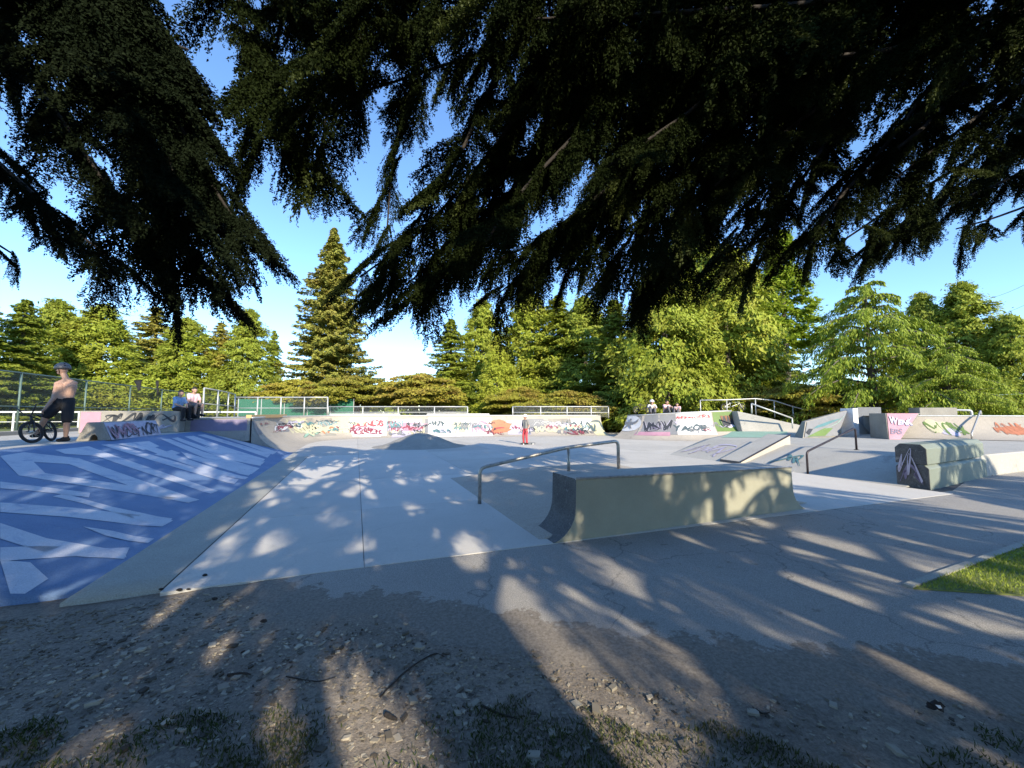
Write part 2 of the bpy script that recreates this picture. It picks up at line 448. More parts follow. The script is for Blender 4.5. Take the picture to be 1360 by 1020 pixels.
# concrete floor in separate slabs with recessed joints
floor = root('skatepark_floor', W(0.6, 0), 0, 'pale concrete skatepark floor cast in slabs', kind='structure')
def near_v(u):
    return -0.25 - 0.045 * (u - 0.6)
base = MB()
base.prism([W(0.3, -0.15, -0.12), W(13.6, -0.7, -0.12), W(24, 2, -0.12), W(24, 22.5, -0.12), W(-1.6, 22.5, -0.12), W(-1.6, 12, -0.12)],
           [W(0.3, -0.15, -0.004), W(13.6, -0.7, -0.004), W(24, 2, -0.004), W(24, 22.5, -0.004), W(-1.6, 22.5, -0.004), W(-1.6, 12, -0.004)])
base.build('joint_filler', 'filler', floor)
ul = [0.65, 2.34, 5.0, 7.7, 10.4, 13.1, 16.0, 19.0, 22.0]
vl = [None, 2.2, 5.2, 8.2, 11.2, 14.2, 17.2, 22.0]
for i in range(len(ul) - 1):
    for j in range(len(vl) - 1):
        if ul[i] >= 13 and j < 1: continue
        u0, u1 = ul[i] + 0.004, ul[i + 1] - 0.004
        if i == 0 and j >= 4: u0 = -0.6
        v1 = vl[j + 1] - 0.004
        c = [(u0, near_v(u0) if j == 0 else vl[j] + 0.004), (u1, near_v(u1) if j == 0 else vl[j] + 0.004), (u1, v1), (u0, v1)]
        zt = 0.016 + rnd.uniform(-0.0012, 0.0012)
        m = MB().prism([W(p, q, -0.08) for p, q in c], [W(p, q, zt) for p, q in c])
        m.build('slab', 'slab' if (i <= 1 and j <= 3) or (i <= 4 and j == 0) else 'worn_floor', floor)

# ------------------------------------------------------------------ blue bank
def bank_top_u(v): return -4.05 + 0.11 * max(0, v - 4)
def bank_z(u, v):
    t = min(1, max(0, (0.15 - u) / (0.15 - bank_top_u(v))))
    z = 0.9 * (t if t > 0.25 else t * t * 2 + 0.125 - 0.0) if False else 0.9 * t
    k = 0.16
    if t < k: z = 0.9 * (t * t / (2 * k) )
    else: z = 0.9 * ((t - k / 2) / (1 - k / 2))
    return z + 0.012
bank = root('painted_bank', W(-2, 6, 0), 0, 'wide sloping concrete bank painted blue with pale angular strokes', 'skate bank')
def bank_patch(name, mat, u_of, v0, v1, nu, nv, thick=None, lift=0.0):
    m = MB()
    for j in range(nv + 1):
        v = v0 + (v1 - v0) * j / nv
        ua, ub = u_of(v)
        for i in range(nu + 1):
            u = ua + (ub - ua) * i / nu
            vv = v + (0.03 * math.sin(4 * u) * (j == 0))
            m.v.append(tuple(W(u, vv, bank_z(u, v) + lift)))
    n = nu + 1
    for j in range(nv):
        for i in range(nu):
            k = j * n + i; m.f.append((k, k + 1, k + n + 1, k + n)); m.m.append(0)
    if thick:                                            # near end: the thin lip with eroded earth below it
        k0 = len(m.v)
        for i in range(n): x, y, z = m.v[i]; m.v.append((x, y, z - thick))
        for i in range(nu): m.f.append((i, k0 + i, k0 + i + 1, i + 1)); m.m.append(0)
    return m.build(name, mat, bank, smooth=True)
def v_near(u): return 0.0
bank_patch('blue_surface', 'blue_paint', lambda v: (bank_top_u(v), -0.02), 0.0, 12.85, 30, 40, 0.16)
bank_patch('kerb_transition', 'olive_concrete', lambda v: (-0.02, 0.64), -0.2, 12.85, 8, 30, 0.10, 0.004)
sd = MB()                                                 # rough concrete below the lip
sd.prism([W(-4.0, 0.22, -0.1), W(0.2, 0.22, -0.1), W(0.2, 1.0, -0.1), W(-4.0, 1.0, -0.1)],
         [W(-4.0, 0.22, 0.66), W(0.2, 0.22, -0.09), W(0.2, 1.0, -0.09), W(-4.0, 1.0, 0.66)])
sd.build('footing', 'old_concrete', bank)
def bank_hit(px, py):
    d_ = Vector(ray(px, py)); lo, hi = 1.0, 60.0
    t = lo
    while t < hi:
        p = Vector((0, 0, CAMH)) + d_ * t
        u, v = UV(p.x, p.y)
        if p.z < bank_z(u, v): return u, v
        t += 0.01
    return None
STROKES = [   # painted strokes as outlines on the bank, in (u, v) metres
    [(0, 728), (0, 746), (118, 738), (185, 742), (172, 728), (60, 726)],
    [(0, 745), (40, 748), (64, 770), (20, 797), (0, 797)],
    [(0, 695), (62, 716), (165, 731), (168, 741), (60, 735), (0, 716)],
    [(0, 668), (100, 675), (222, 688), (230, 692), (215, 700), (90, 687), (0, 681)],
    [(70, 660), (85, 656), (150, 674), (229, 689), (215, 699), (180, 690), (110, 669)],
    [(0, 606), (32, 601), (105, 609), (265, 664), (250, 668), (220, 662), (92, 617), (34, 613)],
    [(0, 606), (32, 601), (60, 629), (205, 650), (262, 665), (248, 668), (200, 659), (25, 632)],
    [(73, 598), (118, 593), (215, 627), (290, 652), (280, 656), (205, 632), (128, 606), (86, 603)],
    [(134, 591), (152, 590), (245, 617), (317, 637), (311, 643), (236, 622)],
    [(152, 590), (198, 586), (212, 593), (190, 598), (178, 594)],
    [(205, 604), (228, 598), (240, 602), (222, 608)],
    [(213, 583), (225, 583), (270, 600), (345, 622), (334, 630), (266, 606)],
    [(245, 580), (257, 579), (300, 594), (352, 610), (346, 616), (292, 599)],
    [(262, 578), (272, 577), (320, 591), (360, 603), (355, 608), (308, 592)],
    [(283, 576), (290, 575), (330, 589), (368, 600), (364, 603), (322, 590)],
    [(172, 589), (186, 587), (290, 624), (330, 634), (325, 637), (280, 628)],
    [(228, 582), (236, 581), (310, 607), (349, 613), (346, 619), (300, 610)],
    [(240, 600), (262, 606), (338, 626), (330, 632), (250, 609)],
    [(270, 592), (300, 599), (352, 613), (348, 617), (290, 602)],
    [(296, 580), (304, 579), (340, 591), (366, 601), (362, 604)],
    [(0, 640), (40, 645), (120, 655), (118, 661), (40, 652), (0, 649)],
    [(110, 700), (150, 706), (205, 716), (196, 722), (140, 712)],
]
for st in STROKES:
    pts = [bank_hit(*p) for p in st]
    if any(p is None for p in pts): continue
    pts = [(min(u, -0.06), max(0.03, min(12.8, v))) for u, v in pts]
    pts = [(max(u, bank_top_u(v) + 0.02), v) for u, v in pts]
    tris = tessellate_polygon([[Vector((p[0], p[1], 0)) for p in pts]])
    work = [tuple(Vector(pts[i]) for i in t) for t in tris]; m = MB()
    while work:                                             # split until the paint can follow the curve of the bank
        a0, b0, c0 = work.pop()
        e = [(b0 - a0).length, (c0 - b0).length, (a0 - c0).length]; k = e.index(max(e))
        if e[k] > .3:
            if k == 1: a0, b0, c0 = b0, c0, a0
            elif k == 2: a0, b0, c0 = c0, a0, b0
            h0 = (a0 + b0) / 2; work += [(a0, h0, c0), (h0, b0, c0)]; continue
        m.add([W(q.x, q.y, bank_z(q.x, q.y) + .005) for q in (a0, b0, c0)], [(0, 1, 2)])
    for k, f in enumerate(m.f):
        p0, p1, p2 = (Vector(m.v[i]) for i in f)
        if (p1 - p0).cross(p2 - p0).z < 0: m.f[k] = f[::-1]
    if m.f: m.build('painted_stroke', 'pale_paint', bank)

# deck at the top of the bank
dk = MB()
top = [W(bank_top_u(0) , 0.0, 0.905), W(bank_top_u(6), 6, 0.905), W(bank_top_u(12.85), 12.85, 0.905), W(-2.0, 30, 0.905), W(-7.9, 30, 0.905), W(-7.9, -0.5, 0.905)]
dk.prism([Vector((p.x, p.y, -0.2)) for p in top], top)
tag(dk.build('upper_deck', 'concrete'), 'flat concrete deck along the top of the blue bank', kind='structure')

# ------------------------------------------------------------------ transition walls (quarter pipes)
class Wall:
    """base polyline on the floor, curved face rising behind it to a lip"""
    def __init__(s, pts, hs, Rr, deck, base_z=0.0):
        s.pts = [Vector((p[0], p[1])) for p in pts]; s.hs = hs; s.R = Rr; s.deck = deck; s.bz = base_z
        s.cum = [0.0]
        for p, q in zip(s.pts, s.pts[1:]): s.cum.append(s.cum[-1] + (q - p).length)
        s.L = s.cum[-1]
        n = []
        for i in range(len(s.pts)):
            d_ = (s.pts[min(i + 1, len(s.pts) - 1)] - s.pts[max(i - 1, 0)]).normalized()
            n.append(Vector((-d_.y, d_.x)))                # pointing behind the wall
        s.n = n
    def frame(s, q):
        q = max(0, min(s.L - 1e-6, q))
        for i in range(len(s.pts) - 1):
            if q <= s.cum[i + 1]:
                t = (q - s.cum[i]) / (s.cum[i + 1] - s.cum[i])
                return s.pts[i].lerp(s.pts[i + 1], t), s.n[i].lerp(s.n[i + 1], t).normalized(), s.hs[i] + (s.hs[i + 1] - s.hs[i]) * t
    def p(s, q, t, off=0.0):
        b, n, h = s.frame(q)
        am = math.acos(max(-0.05, 1 - h / s.R))
        a_ = am * t
        back = s.R * math.sin(a_) - off * math.sin(a_); z = s.R * (1 - math.cos(a_)) + off * math.cos(a_)
        return Vector((b.x + n.x * back, b.y + n.y * back, s.bz + z + 0.017))
    def find(s, px, py):
        best = None
        for i in range(0, 241):
            q = s.L * i / 240
            for j in range(0, 21):
                r_ = pix(s.p(q, j / 20))
                if r_ is None: continue
                e = (r_[0] - px) ** 2 + 4 * (r_[1] - py) ** 2
                if best is None or e < best[0]: best = (e, q, j / 20)
        return best[1], best[2]
    def build(s, name, label, cat, mat, step=0.4, nt=10, loc=None):
        rt = root(name, Vector((s.pts[0].x, s.pts[0].y, 0)), 0, label, cat)
        nq = max(4, int(s.L / step)); m = MB(); k = nt + 1
        for i in range(nq + 1):
            for j in range(k): m.v.append(tuple(s.p(s.L * i / nq, j / nt)))
        for i in range(nq):
            for j in range(nt):
                m.f.append((i * k + j, (i + 1) * k + j, (i + 1) * k + j + 1, i * k + j + 1)); m.m.append(0)
        m.build('curved_face', mat, rt, smooth=True)
        m = MB()                                           # deck, back and ends as one body
        prof = []
        for i in range(nq + 1):
            q = s.L * i / nq; b, n, h = s.frame(q); l = s.p(q, 1.0)
            bk = Vector((l.x + n.x * s.deck, l.y + n.y * s.deck, l.z))
            prof.append([l, bk, Vector((bk.x, bk.y, -0.1)), Vector((l.x + n.x * 0.08, l.y + n.y * 0.08, -0.1))])
        for pr in prof: m.v += [tuple(p) for p in pr]
        for i in range(nq):
            for j in range(4):
                m.f.append((i * 4 + j, (i + 1) * 4 + j, (i + 1) * 4 + (j + 1) % 4, i * 4 + (j + 1) % 4)); m.m.append(0)
        m.build('deck', 'concrete', rt)
        for q in (0.0, s.L):                               # end cheeks under the curve
            m = MB(); ps = [s.p(q, j / nt) for j in range(nt + 1)]
            b, n, h = s.frame(q)
            l = ps[-1]; foot = Vector((l.x, l.y, -0.1)); f0 = Vector((ps[0].x, ps[0].y, -0.1))
            d_ = Vector((-n.y, n.x, 0)) * (0.004 if q == 0 else -0.004)
            poly = [p + d_ for p in ps + [foot, f0]]
            m.add(poly, [tuple(range(len(poly)))])
            m.build('end_cheek', 'old_concrete', rt)
        m = MB(); m.tube([s.p(s.L * i / nq, 1.0, 0.0) + Vector((0, 0, 0.012)) for i in range(nq + 1)], 0.035, 6)
        m.build('coping', 'galvanised', rt, smooth=True)
        s.root = rt
        return rt
    def paint(s, name, poly_qt, mat, off=0.012):
        """a painted field given as (q, t) outline corners: bilinear grid for 4 corners"""
        m = MB(); (a_, b_, c_, d_) = poly_qt; n = 8
        for j in range(n + 1):
            for i in range(n + 1):
                x, y = i / n, j / n
                q = (a_[0] * (1 - x) + b_[0] * x) * (1 - y) + (d_[0] * (1 - x) + c_[0] * x) * y
                t = (a_[1] * (1 - x) + b_[1] * x) * (1 - y) + (d_[1] * (1 - x) + c_[1] * x) * y
                m.v.append(tuple(s.p(q, t, off)))
        for j in range(n):
            for i in range(n):
                k = j * (n + 1) + i; m.f.append((k, k + 1, k + n + 2, k + n + 1)); m.m.append(0)
        return m.build(name, mat, s.root, smooth=True)
    def rect(s, name, px0, py0, px1, py1, mat, off=0.012):
        (q0, t1), (q1, _), (_, t0) = s.find(px0, py0), s.find(px1, py0), s.find((px0 + px1) / 2, py1)
        t1 = min(t1, 0.985)
        s.paint(name, [(q0, t0), (q1, t0), (q1, t1), (q0, t1)], mat, off)
        return q0, q1, t0, t1
    def letters(s, text, q0, q1, t0, t1, mat, off=0.018, bold=0.03, shear=0.2, outline=None, jitter=0.06, seed=1):
        if outline:
            s.letters(text, q0, q1, t0, t1, outline, off - 0.004, bold + 0.05, shear, None, jitter, seed)
        m = letter_mesh(text, bold, shear, jitter, seed)
        m2 = MB()
        for x, y in m[0]: m2.v.append(tuple(s.p(q0 + (q1 - q0) * x, t0 + (t1 - t0) * y, off)))
        m2.f = m[1]; m2.m = [0] * len(m[1])
        return m2.build('lettering', mat, s.root)
def bez(pts, n):
    """smooth curve through the points"""
    P = [pts[0] * 2 - pts[1]] + list(pts) + [pts[-1] * 2 - pts[-2]]; out = []
    seg = len(pts) - 1
    for i in range(n + 1):
        x = i / n * seg; k = min(seg - 1, int(x)); t = x - k
        p0, p1, p2, p3 = P[k], P[k + 1], P[k + 2], P[k + 3]
        out.append(.5 * ((2 * p1) + (p2 - p0) * t + (2 * p0 - 5 * p1 + 4 * p2 - p3) * t * t + (3 * p1 - p0 - 3 * p2 + p3) * t ** 3))
    return out
_LC = {}
def letter_mesh(text, bold, shear, jitter, seed):
    """glyph outlines filled and normalised to 0..1 x 0..1, each glyph jittered like hand lettering"""
    key = (text, bold, shear, jitter, seed)
    if key in _LC: return _LC[key]
    rr = random.Random(seed); V, Fc = [], []; x0 = 0.0
    if text[0] == '~':                                       # an illegible sprayed tag: looping ribbon strokes
        ng = int(text[1:]); P = []
        for gi in range(ng):
            for k in range(rr.choice((3, 4, 5))):
                P.append(Vector((gi + rr.uniform(-.25, 1.2), (1 if (k + gi) % 2 else 0) + rr.uniform(-.35, .35), 0)))
        cv = bez(P, len(P) * 7); wd = .105 + bold
        for i_, p in enumerate(cv):
            d_ = cv[min(i_ + 1, len(cv) - 1)] - cv[max(i_ - 1, 0)]; n_ = Vector((-d_.y, d_.x, 0)).normalized() if d_.length > 1e-6 else Vector((0, 1, 0))
            w_ = wd * (.7 + .5 * math.sin(i_ * .35 + seed))
            V += [(p.x + n_.x * w_, p.y + n_.y * w_), (p.x - n_.x * w_, p.y - n_.y * w_)]
        Fc = [(2 * i_, 2 * i_ + 1, 2 * i_ + 3, 2 * i_ + 2) for i_ in range(len(cv) - 1)]
        a0 = min(v[0] for v in V); a1 = max(v[0] for v in V); b0 = min(v[1] for v in V); b1 = max(v[1] for v in V)
        _LC[key] = ([((x - a0) / (a1 - a0), (y - b0) / (b1 - b0)) for x, y in V], Fc)
        return _LC[key]
    for ch in text:
        if ch == ' ': x0 += 0.35; continue
        cu = bpy.data.curves.new('glyph', 'FONT'); cu.body = ch; cu.size = 1.0; cu.offset = bold; cu.shear = shear; cu.resolution_u = 3
        ob = bpy.data.objects.new('glyph', cu); COL.objects.link(ob)
        bpy.context.view_layer.update()
        me = bpy.data.meshes.new_from_object(ob.evaluated_get(bpy.context.evaluated_depsgraph_get()))
        P = [v.co.copy() for v in me.vertices]; fs = [tuple(p.vertices) for p in me.polygons]
        bpy.data.objects.remove(ob); bpy.data.curves.remove(cu); bpy.data.meshes.remove(me)
        if not P: continue
        mnx = min(p.x for p in P); mxx = max(p.x for p in P); mny = min(p.y for p in P); mxy = max(p.y for p in P)
        sx, sy = rr.uniform(0.95, 1.15), rr.uniform(0.95, 1.25); dy = rr.uniform(-jitter, jitter); rot = rr.uniform(-jitter, jitter) * 1.2
        k = len(V); small = (mxy - mny) < 0.3
        for p in P:
            x = (p.x - mnx) * sx; y = (p.y - (mny if not small else 0)) / (mxy - mny if not small else 1) * 0.72 * sy + dy
            V.append((x0 + x - y * rot, y + x * rot))
        Fc += [tuple(i + k for i in f) for f in fs]
        x0 += (mxx - mnx) * sx - 0.05
    a0 = min(v[0] for v in V); a1 = max(v[0] for v in V); b0 = min(v[1] for v in V); b1 = max(v[1] for v in V)
    V = [((x - a0) / (a1 - a0), (y - b0) / (b1 - b0)) for x, y in V]
    V = [(x + .02 * math.sin(9 * y + 7 * x + seed), y * (.86 + .14 * math.sin(7 * x + seed)) + .05 * math.sin(11 * x + 2 * seed)) for x, y in V]
    _LC[key] = (V, Fc)
    return _LC[key]
def flat_letters(name, text, origin, ux, uy, w, h, mat, parent, off=0.006, bold=0.03, shear=0.2, jitter=0.06, seed=1):
    ux, uy = Vector(ux).normalized(), Vector(uy).normalized(); nrm = ux.cross(uy)
    V, Fc = letter_mesh(text, bold, shear, jitter, seed)
    m = MB(); m.v = [tuple(Vector(origin) + ux * (x * w) + uy * (y * h) + nrm * off) for x, y in V]; m.f = Fc; m.m = [0] * len(Fc)
    return m.build(name, mat, parent)

def wuv(*l): return [W(u, v) for u, v in l]
WL = Wall(wuv((0, 12.9), (-0.05, 15.5), (0.0, 17.6), (0.25, 18.9), (0.9, 20.0), (2.0, 20.7), (3.4, 20.75), (6, 20.3), (8.2, 19.85), (10.4, 19.4), (13, 18.9), (15.5, 18.2), (18.5, 17.6)),
          [1.37] * 13, 1.5, 2.2)
WL.build('far_quarter_pipe', 'long concrete quarter pipe wall with graffiti at the far side of the park', 'skate ramp', 'tan_concrete')
RP = [(6.1, 24.4), (6.9, 23.0), (8.1, 22.1), (9.6, 21.55), (11.3, 21.3), (13.3, 21.45)]
WR = Wall(RP, [1.38, 1.42, 1.48, 1.55, 1.62, 1.68], 1.7, 3.0)
WR.build('curved_bowl_wall', 'curved concrete bowl wall with round white emblem and white graffiti panel', 'skate ramp', 'tan_concrete')

# graffiti on the far quarter pipe
def blob(wall, name, px, py, rx, ry, mat, off, seed=0, n=22, wob=0.18):
    q, t = wall.find(px, py); q1, _ = wall.find(px + rx, py); _, t1 = wall.find(px, py - ry)
    rq, rt_ = max(0.05, abs(q1 - q)), max(0.04, abs(t1 - t)); rr = random.Random(seed)
    ph = [rr.uniform(0, 6.28) for _ in range(3)]
    m = MB(); m.v.append(tuple(wall.p(q, t, off)))
    for i in range(n):
        a_ = 2 * math.pi * i / n
        k = 1 + wob * (math.sin(3 * a_ + ph[0]) + 0.6 * math.sin(5 * a_ + ph[1]))
        m.v.append(tuple(wall.p(q + rq * k * math.cos(a_), min(0.985, max(0.02, t + rt_ * k * math.sin(a_))), off)))
    m.f = [(0, i + 1, (i + 1) % n + 1) for i in range(n)]; m.m = [0] * n
    return m.build(name, mat, wall.root)
gp_ = random.Random(17)
x = 352
while x < 800:                                             # older buffed and repainted fields, uneven in height
    w_ = gp_.uniform(14, 40)
    WL.rect('painted_field', x, gp_.uniform(554, 560), x + w_, gp_.uniform(572, 581), gp_.choice(['g_cream', 'g_grey', 'g_lilac', 'g_white', 'tan_concrete', 'old_concrete', 'g_grey', 'g_lilac']), 0.006)
    x += w_ * gp_.uniform(.8, 1.3)
WL.rect('painted_field', 465, 554, 514, 579, 'g_white')
q0, q1, t0, t1 = WL.rect('painted_field', 469, 556, 511, 577, 'g_lilac', 0.015)
WL.letters('SUNDS', q0, q1, t0 + (t1 - t0) * 0.55, t1, 'g_red', 0.026, 0.05, 0.0, 'g_white', 0.05, 3)
WL.letters('UNEK', q0, q1, t0, t0 + (t1 - t0) * 0.52, 'g_maroon', 0.026, 0.05, 0.0, 'g_white', 0.05, 4)
WL.rect('painted_field', 569, 555, 652, 580, 'g_white')
for i, (x, w_, tx, mt) in enumerate([(572, 26, '~4', 'g_lilac'), (600, 24, '~4', 'g_cream'), (627, 23, '~4', 'g_pink')]):
    qa, ta = WL.find(x, 577); qb, tb = WL.find(x + w_, 558)
    WL.letters(tx, qa, qb, ta, min(.95, tb), mt, 0.02, 0.02, 0.2, 'g_grey', 0.1, 10 + i)
for i, (x0, x1, y0, y1, tx, mt, ol) in enumerate([
        (366, 400, 560, 575, '~3', 'g_white', 'g_dark'), (400, 430, 558, 580, '~3', 'g_cream', 'g_dark'), (404, 424, 570, 581, '~2', 'g_mint', 'g_dark'),
        (418, 452, 556, 563, '~6', 'g_slate', None), (428, 464, 566, 576, '~4', 'g_orange', 'g_cream'),
        (517, 562, 562, 573, '~7', 'g_maroon', 'g_pink'),
        (706, 740, 558, 566, '~5', 'g_grey', 'g_white'), (712, 745, 566, 576, '~4', 'g_cream', 'g_grey'), (748, 772, 557, 573, '~3', 'g_slate', None), (772, 800, 557, 574, '~4', 'g_slate', 'g_cream')]):
    qa, ta = WL.find(x0, y1); qb, tb = WL.find(x1, y0)
    WL.letters(tx, qa, qb, ta, min(.97, tb), mt, 0.02, 0.03, 0.15, ol, 0.12, 30 + i)
blob(WL, 'painted_patch', 540, 567, 26, 7, 'g_pink', 0.010, 2)
blob(WL, 'painted_patch', 372, 568, 10, 8, 'g_grey', 0.010, 5)
blob(WL, 'painted_patch', 446, 571, 22, 6, 'g_cream', 0.010, 6)
blob(WL, 'painted_patch', 667, 568, 22, 10, 'g_orange', 0.010, 8)
blob(WL, 'painted_patch', 690, 570, 16, 8, 'g_lilac', 0.014, 9)
blob(WL, 'painted_patch', 664, 571, 9, 4, 'g_red', 0.018, 10)
blob(WL, 'painted_patch', 335, 570, 10, 10, 'g_grey', 0.010, 12)
gr_ = random.Random(91)
for i in range(60):                                        # older faded tags layered over the wall
    x = gr_.uniform(330, 800); y = gr_.uniform(558, 572); w_ = gr_.uniform(10, 28)
    qa, ta = WL.find(x, y + gr_.uniform(4, 8)); qb, tb = WL.find(x + w_, y)
    WL.letters('~%d' % gr_.randint(3, 6), qa, qb, ta, min(.97, tb), gr_.choice(['g_grey', 'g_lilac', 'g_slate', 'g_maroon', 'g_cream', 'g_teal', 'g_dark']), 0.028, gr_.uniform(-.03, .09), 0, gr_.choice([None, None, 'g_white', 'g_dark']), .1, 300 + i)
# white edging along part of the lip, orange timber along another
for px0, px1, mt in ((440, 532, 'white_paint'), (566, 650, 'white_paint')):
    qa, _ = WL.find(px0, 553); qb, _ = WL.find(px1, 553)
    m = MB(); n = 12; k = 0
    for i in range(n + 1):
        q = qa + (qb - qa) * i / n; l = WL.p(q, 1.0); b_, nn, h_ = WL.frame(q); n3 = Vector((nn.x, nn.y, 0))
        m.v += [tuple(l + n3 * .05 + Vector((0, 0, -.05))), tuple(l + n3 * .30 + Vector((0, 0, -.05))), tuple(l + n3 * .30 + Vector((0, 0, .14))), tuple(l + n3 * .05 + Vector((0, 0, .14)))]
    for i in range(n):
        for j in range(4): m.f.append((i * 4 + j, (i + 1) * 4 + j, (i + 1) * 4 + (j + 1) % 4, i * 4 + (j + 1) % 4)); m.m.append(0)
    m.f += [(0, 1, 2, 3), tuple(n * 4 + j for j in (3, 2, 1, 0))]; m.m += [0, 0]
    m.build('painted_edge', mt, WL.root)
qa, _ = WL.find(315, 553); qb, _ = WL.find(372, 553)
m = MB()
pa, pb = WL.p(max(qa, 0.5), 1.0), WL.p(max(qb, 6.0), 1.0)
b_, nn, _h = WL.frame(3.0)
n3 = Vector((nn.x, nn.y, 0))
m.prism([pa + n3 * .12 + Vector((0, 0, -.02)), pb + n3 * .12 + Vector((0, 0, -.02)), pb + n3 * .3 + Vector((0, 0, -.02)), pa + n3 * .3 + Vector((0, 0, -.02))],
        [pa + n3 * .12 + Vector((0, 0, .12)), pb + n3 * .12 + Vector((0, 0, .12)), pb + n3 * .3 + Vector((0, 0, .12)), pa + n3 * .3 + Vector((0, 0, .12))])
tag(m.build('timber_beam', 'timber'), 'orange timber beam lying along the lip of the far quarter pipe', 'beam')

# graffiti on the bowl wall
WR.rect('painted_field', 852, 550, 897, 577, 'g_grey')
qa, ta = WR.find(850, 574); qb, tb = WR.find(893, 556)
WR.letters('~5', qa, qb, ta, tb, 'g_dark', 0.026, 0.04, 0.15, 'g_lilac', 0.08, 51)
WR.rect('painted_field', 845, 574, 890, 579, 'g_pink', 0.016)
WR.rect('painted_field', 897, 548, 944, 577, 'g_white')
qa, ta = WR.find(898, 558); qb, tb = WR.find(943, 549)
WR.letters('REPRGERS', qa, qb, ta, min(tb, 0.97), 'g_red', 0.022, 0.03, 0.1, None, 0.08, 52)
qa, ta = WR.find(895, 574); qb, tb = WR.find(935, 560)
WR.letters('YASOE', qa, qb, ta, tb, 'g_slate', 0.022, 0.06, 0.1, None, 0.08, 53)
blob(WR, 'painted_dot', 936, 566, 2.2, 2.5, 'g_slate', 0.022, 1, 14, 0.0)
WR.rect('painted_field', 946, 547, 984, 572, 'g_green')
blob(WR, 'painted_mouth', 966, 561, 8, 9, 'g_dark', 0.018, 4, 24, 0.08)
for k in range(4):
    q, t = WR.find(958 + k * 5, 551); q2, t2 = WR.find(958 + k * 5, 560)
    m = MB(); m.add([WR.p(q - 0.10, t, 0.024), WR.p(q + 0.10, t, 0.024), WR.p(q, t2, 0.024)], [(0, 1, 2)])
    m.build('painted_tooth', 'g_brown', WR.root)
blob(WR, 'painted_patch', 970, 567, 6, 3, 'g_lilac', 0.024, 3)
for i in range(9):
    x = gr_.uniform(850, 960); y = gr_.uniform(556, 570)
    qa, ta = WR.find(x, y + 6); qb, tb = WR.find(x + gr_.uniform(8, 18), y)
    WR.letters('~%d' % gr_.randint(2, 5), qa, qb, ta, min(.97, tb), gr_.choice(['g_grey', 'g_lilac', 'g_purple', 'g_maroon']), 0.027, -.035, 0, None, .1, 400 + i)
# emblem: white disc with a dark winged figure
blob(WR, 'emblem_disc', 837, 564, 15, 14, 'g_white', 0.024, 1, 36, 0.0)
qc, tc = WR.find(837, 564); q1_, _ = WR.find(852, 564); _, t1_ = WR.find(837, 550)
eq, et = abs(q1_ - qc), abs(t1_ - tc)
wing = [(0, .28), (.10, .45), (.0, .58), (-.10, .45), (0, .28)]
def emb(poly):
    m = MB(); m.add([WR.p(qc + eq * x, tc + et * y, 0.075) for x, y in poly], [tuple(range(len(poly)))]); m.build('emblem_mark', 'g_grey', WR.root)
emb([(-.09, .42), (0, .34), (.09, .42), (.09, .56), (0, .64), (-.09, .56)])
for sg in (-1, 1):
    emb([(0, .30), (sg * .25, .22), (sg * .5, .32), (sg * .72, .62), (sg * .66, .2), (sg * .45, -.02), (sg * .2, -.06), (0, .02)])
    emb([(0, .02), (sg * .16, -.08), (sg * .2, -.35), (sg * .38, -.66), (sg * .16, -.58), (0, -.3)])

# ------------------------------------------------------------------ raised wall and end wall above the bank
m = MB()
pf = [W(-1.55, 12.88, .9), W(-4.6, 12.88, .9), W(-4.6, 20, .9), W(-2.3, 20, .9)]
m.prism([Vector((p.x, p.y, 0.5)) for p in pf], [Vector((p.x, p.y, 1.384)) for p in pf])
rd = m.build('raised_platform', ['old_concrete'], None, world=False, bevel=0.012)
tag(rd, 'raised concrete platform with purple-grey end wall behind the blue bank', 'platform')
m = MB(); m.add([W(-1.65, 12.872, .915), W(-3.4, 12.872, .915), W(-3.4, 12.872, 1.345), W(-1.65, 12.872, 1.345)], [(3, 2, 1, 0)])
m.build('painted_field', 'g_purple', rd, world=False)
gw = root('graffiti_wall', W(-4.8, 12.6, .9), 0, 'low tagged concrete wall block standing on the deck behind the barrier', 'wall')
m = MB(); c = [(-6.2, 12.35), (-3.55, 12.35), (-3.55, 12.84), (-6.2, 12.84)]
m.prism([W(u, v, .9) for u, v in c], [W(u, v, 1.66) for u, v in c]); m.build('block', 'old_concrete', gw, bevel=0.03)
flat_letters('lettering', '~7', W(-5.6, 12.345, 1.25), W(1, 0) - W(0, 0), (0, 0, 1), 1.95, .36, 'g_dark', gw, seed=61)
flat_letters('lettering', '~6', W(-5.55, 12.345, .95), W(1, 0) - W(0, 0), (0, 0, 1), 1.8, .30, 'g_lilac', gw, 0.005, seed=62)
m = MB(); m.add([W(-6.15, 12.343, .95), W(-5.65, 12.343, .95), W(-5.65, 12.343, 1.62), W(-6.15, 12.343, 1.62)], [(0, 1, 2, 3)]); m.build('painted_field', 'g_pink', gw)

# tagged jersey barrier lying along the top of the bank
jb = root('jersey_barrier', W(-3.9, 9.2, .9), 0, 'low trapezoid concrete barrier with slanting tags along the top of the blue bank', 'barrier')
def extrude_v(prof, v0, v1, mats, name, parent, mi=None, bevel=0.02):
    m = MB(); a_ = [W(u, v0, z) for u, z in prof]; b_ = [W(u, v1, z) for u, z in prof]; n = len(prof)
    m.add(a_ + b_, [tuple(range(n))[::-1], tuple(range(n, 2 * n))] + [(i, (i + 1) % n, n + (i + 1) % n, n + i) for i in range(n)])
    return m.build(name, mats, parent, bevel=bevel)
arch = [(-3.80 + .08 * math.cos(t), .9 + .16 * math.sin(t)) for t in [math.pi * k / 6 for k in range(7)]]
prof = [(-3.48, .9), (-3.66, 1.36), (-3.95, 1.36), (-4.13, .9)] + arch[::-1]
extrude_v(prof, 8.1, 10.9, 'old_concrete', 'body', jb)
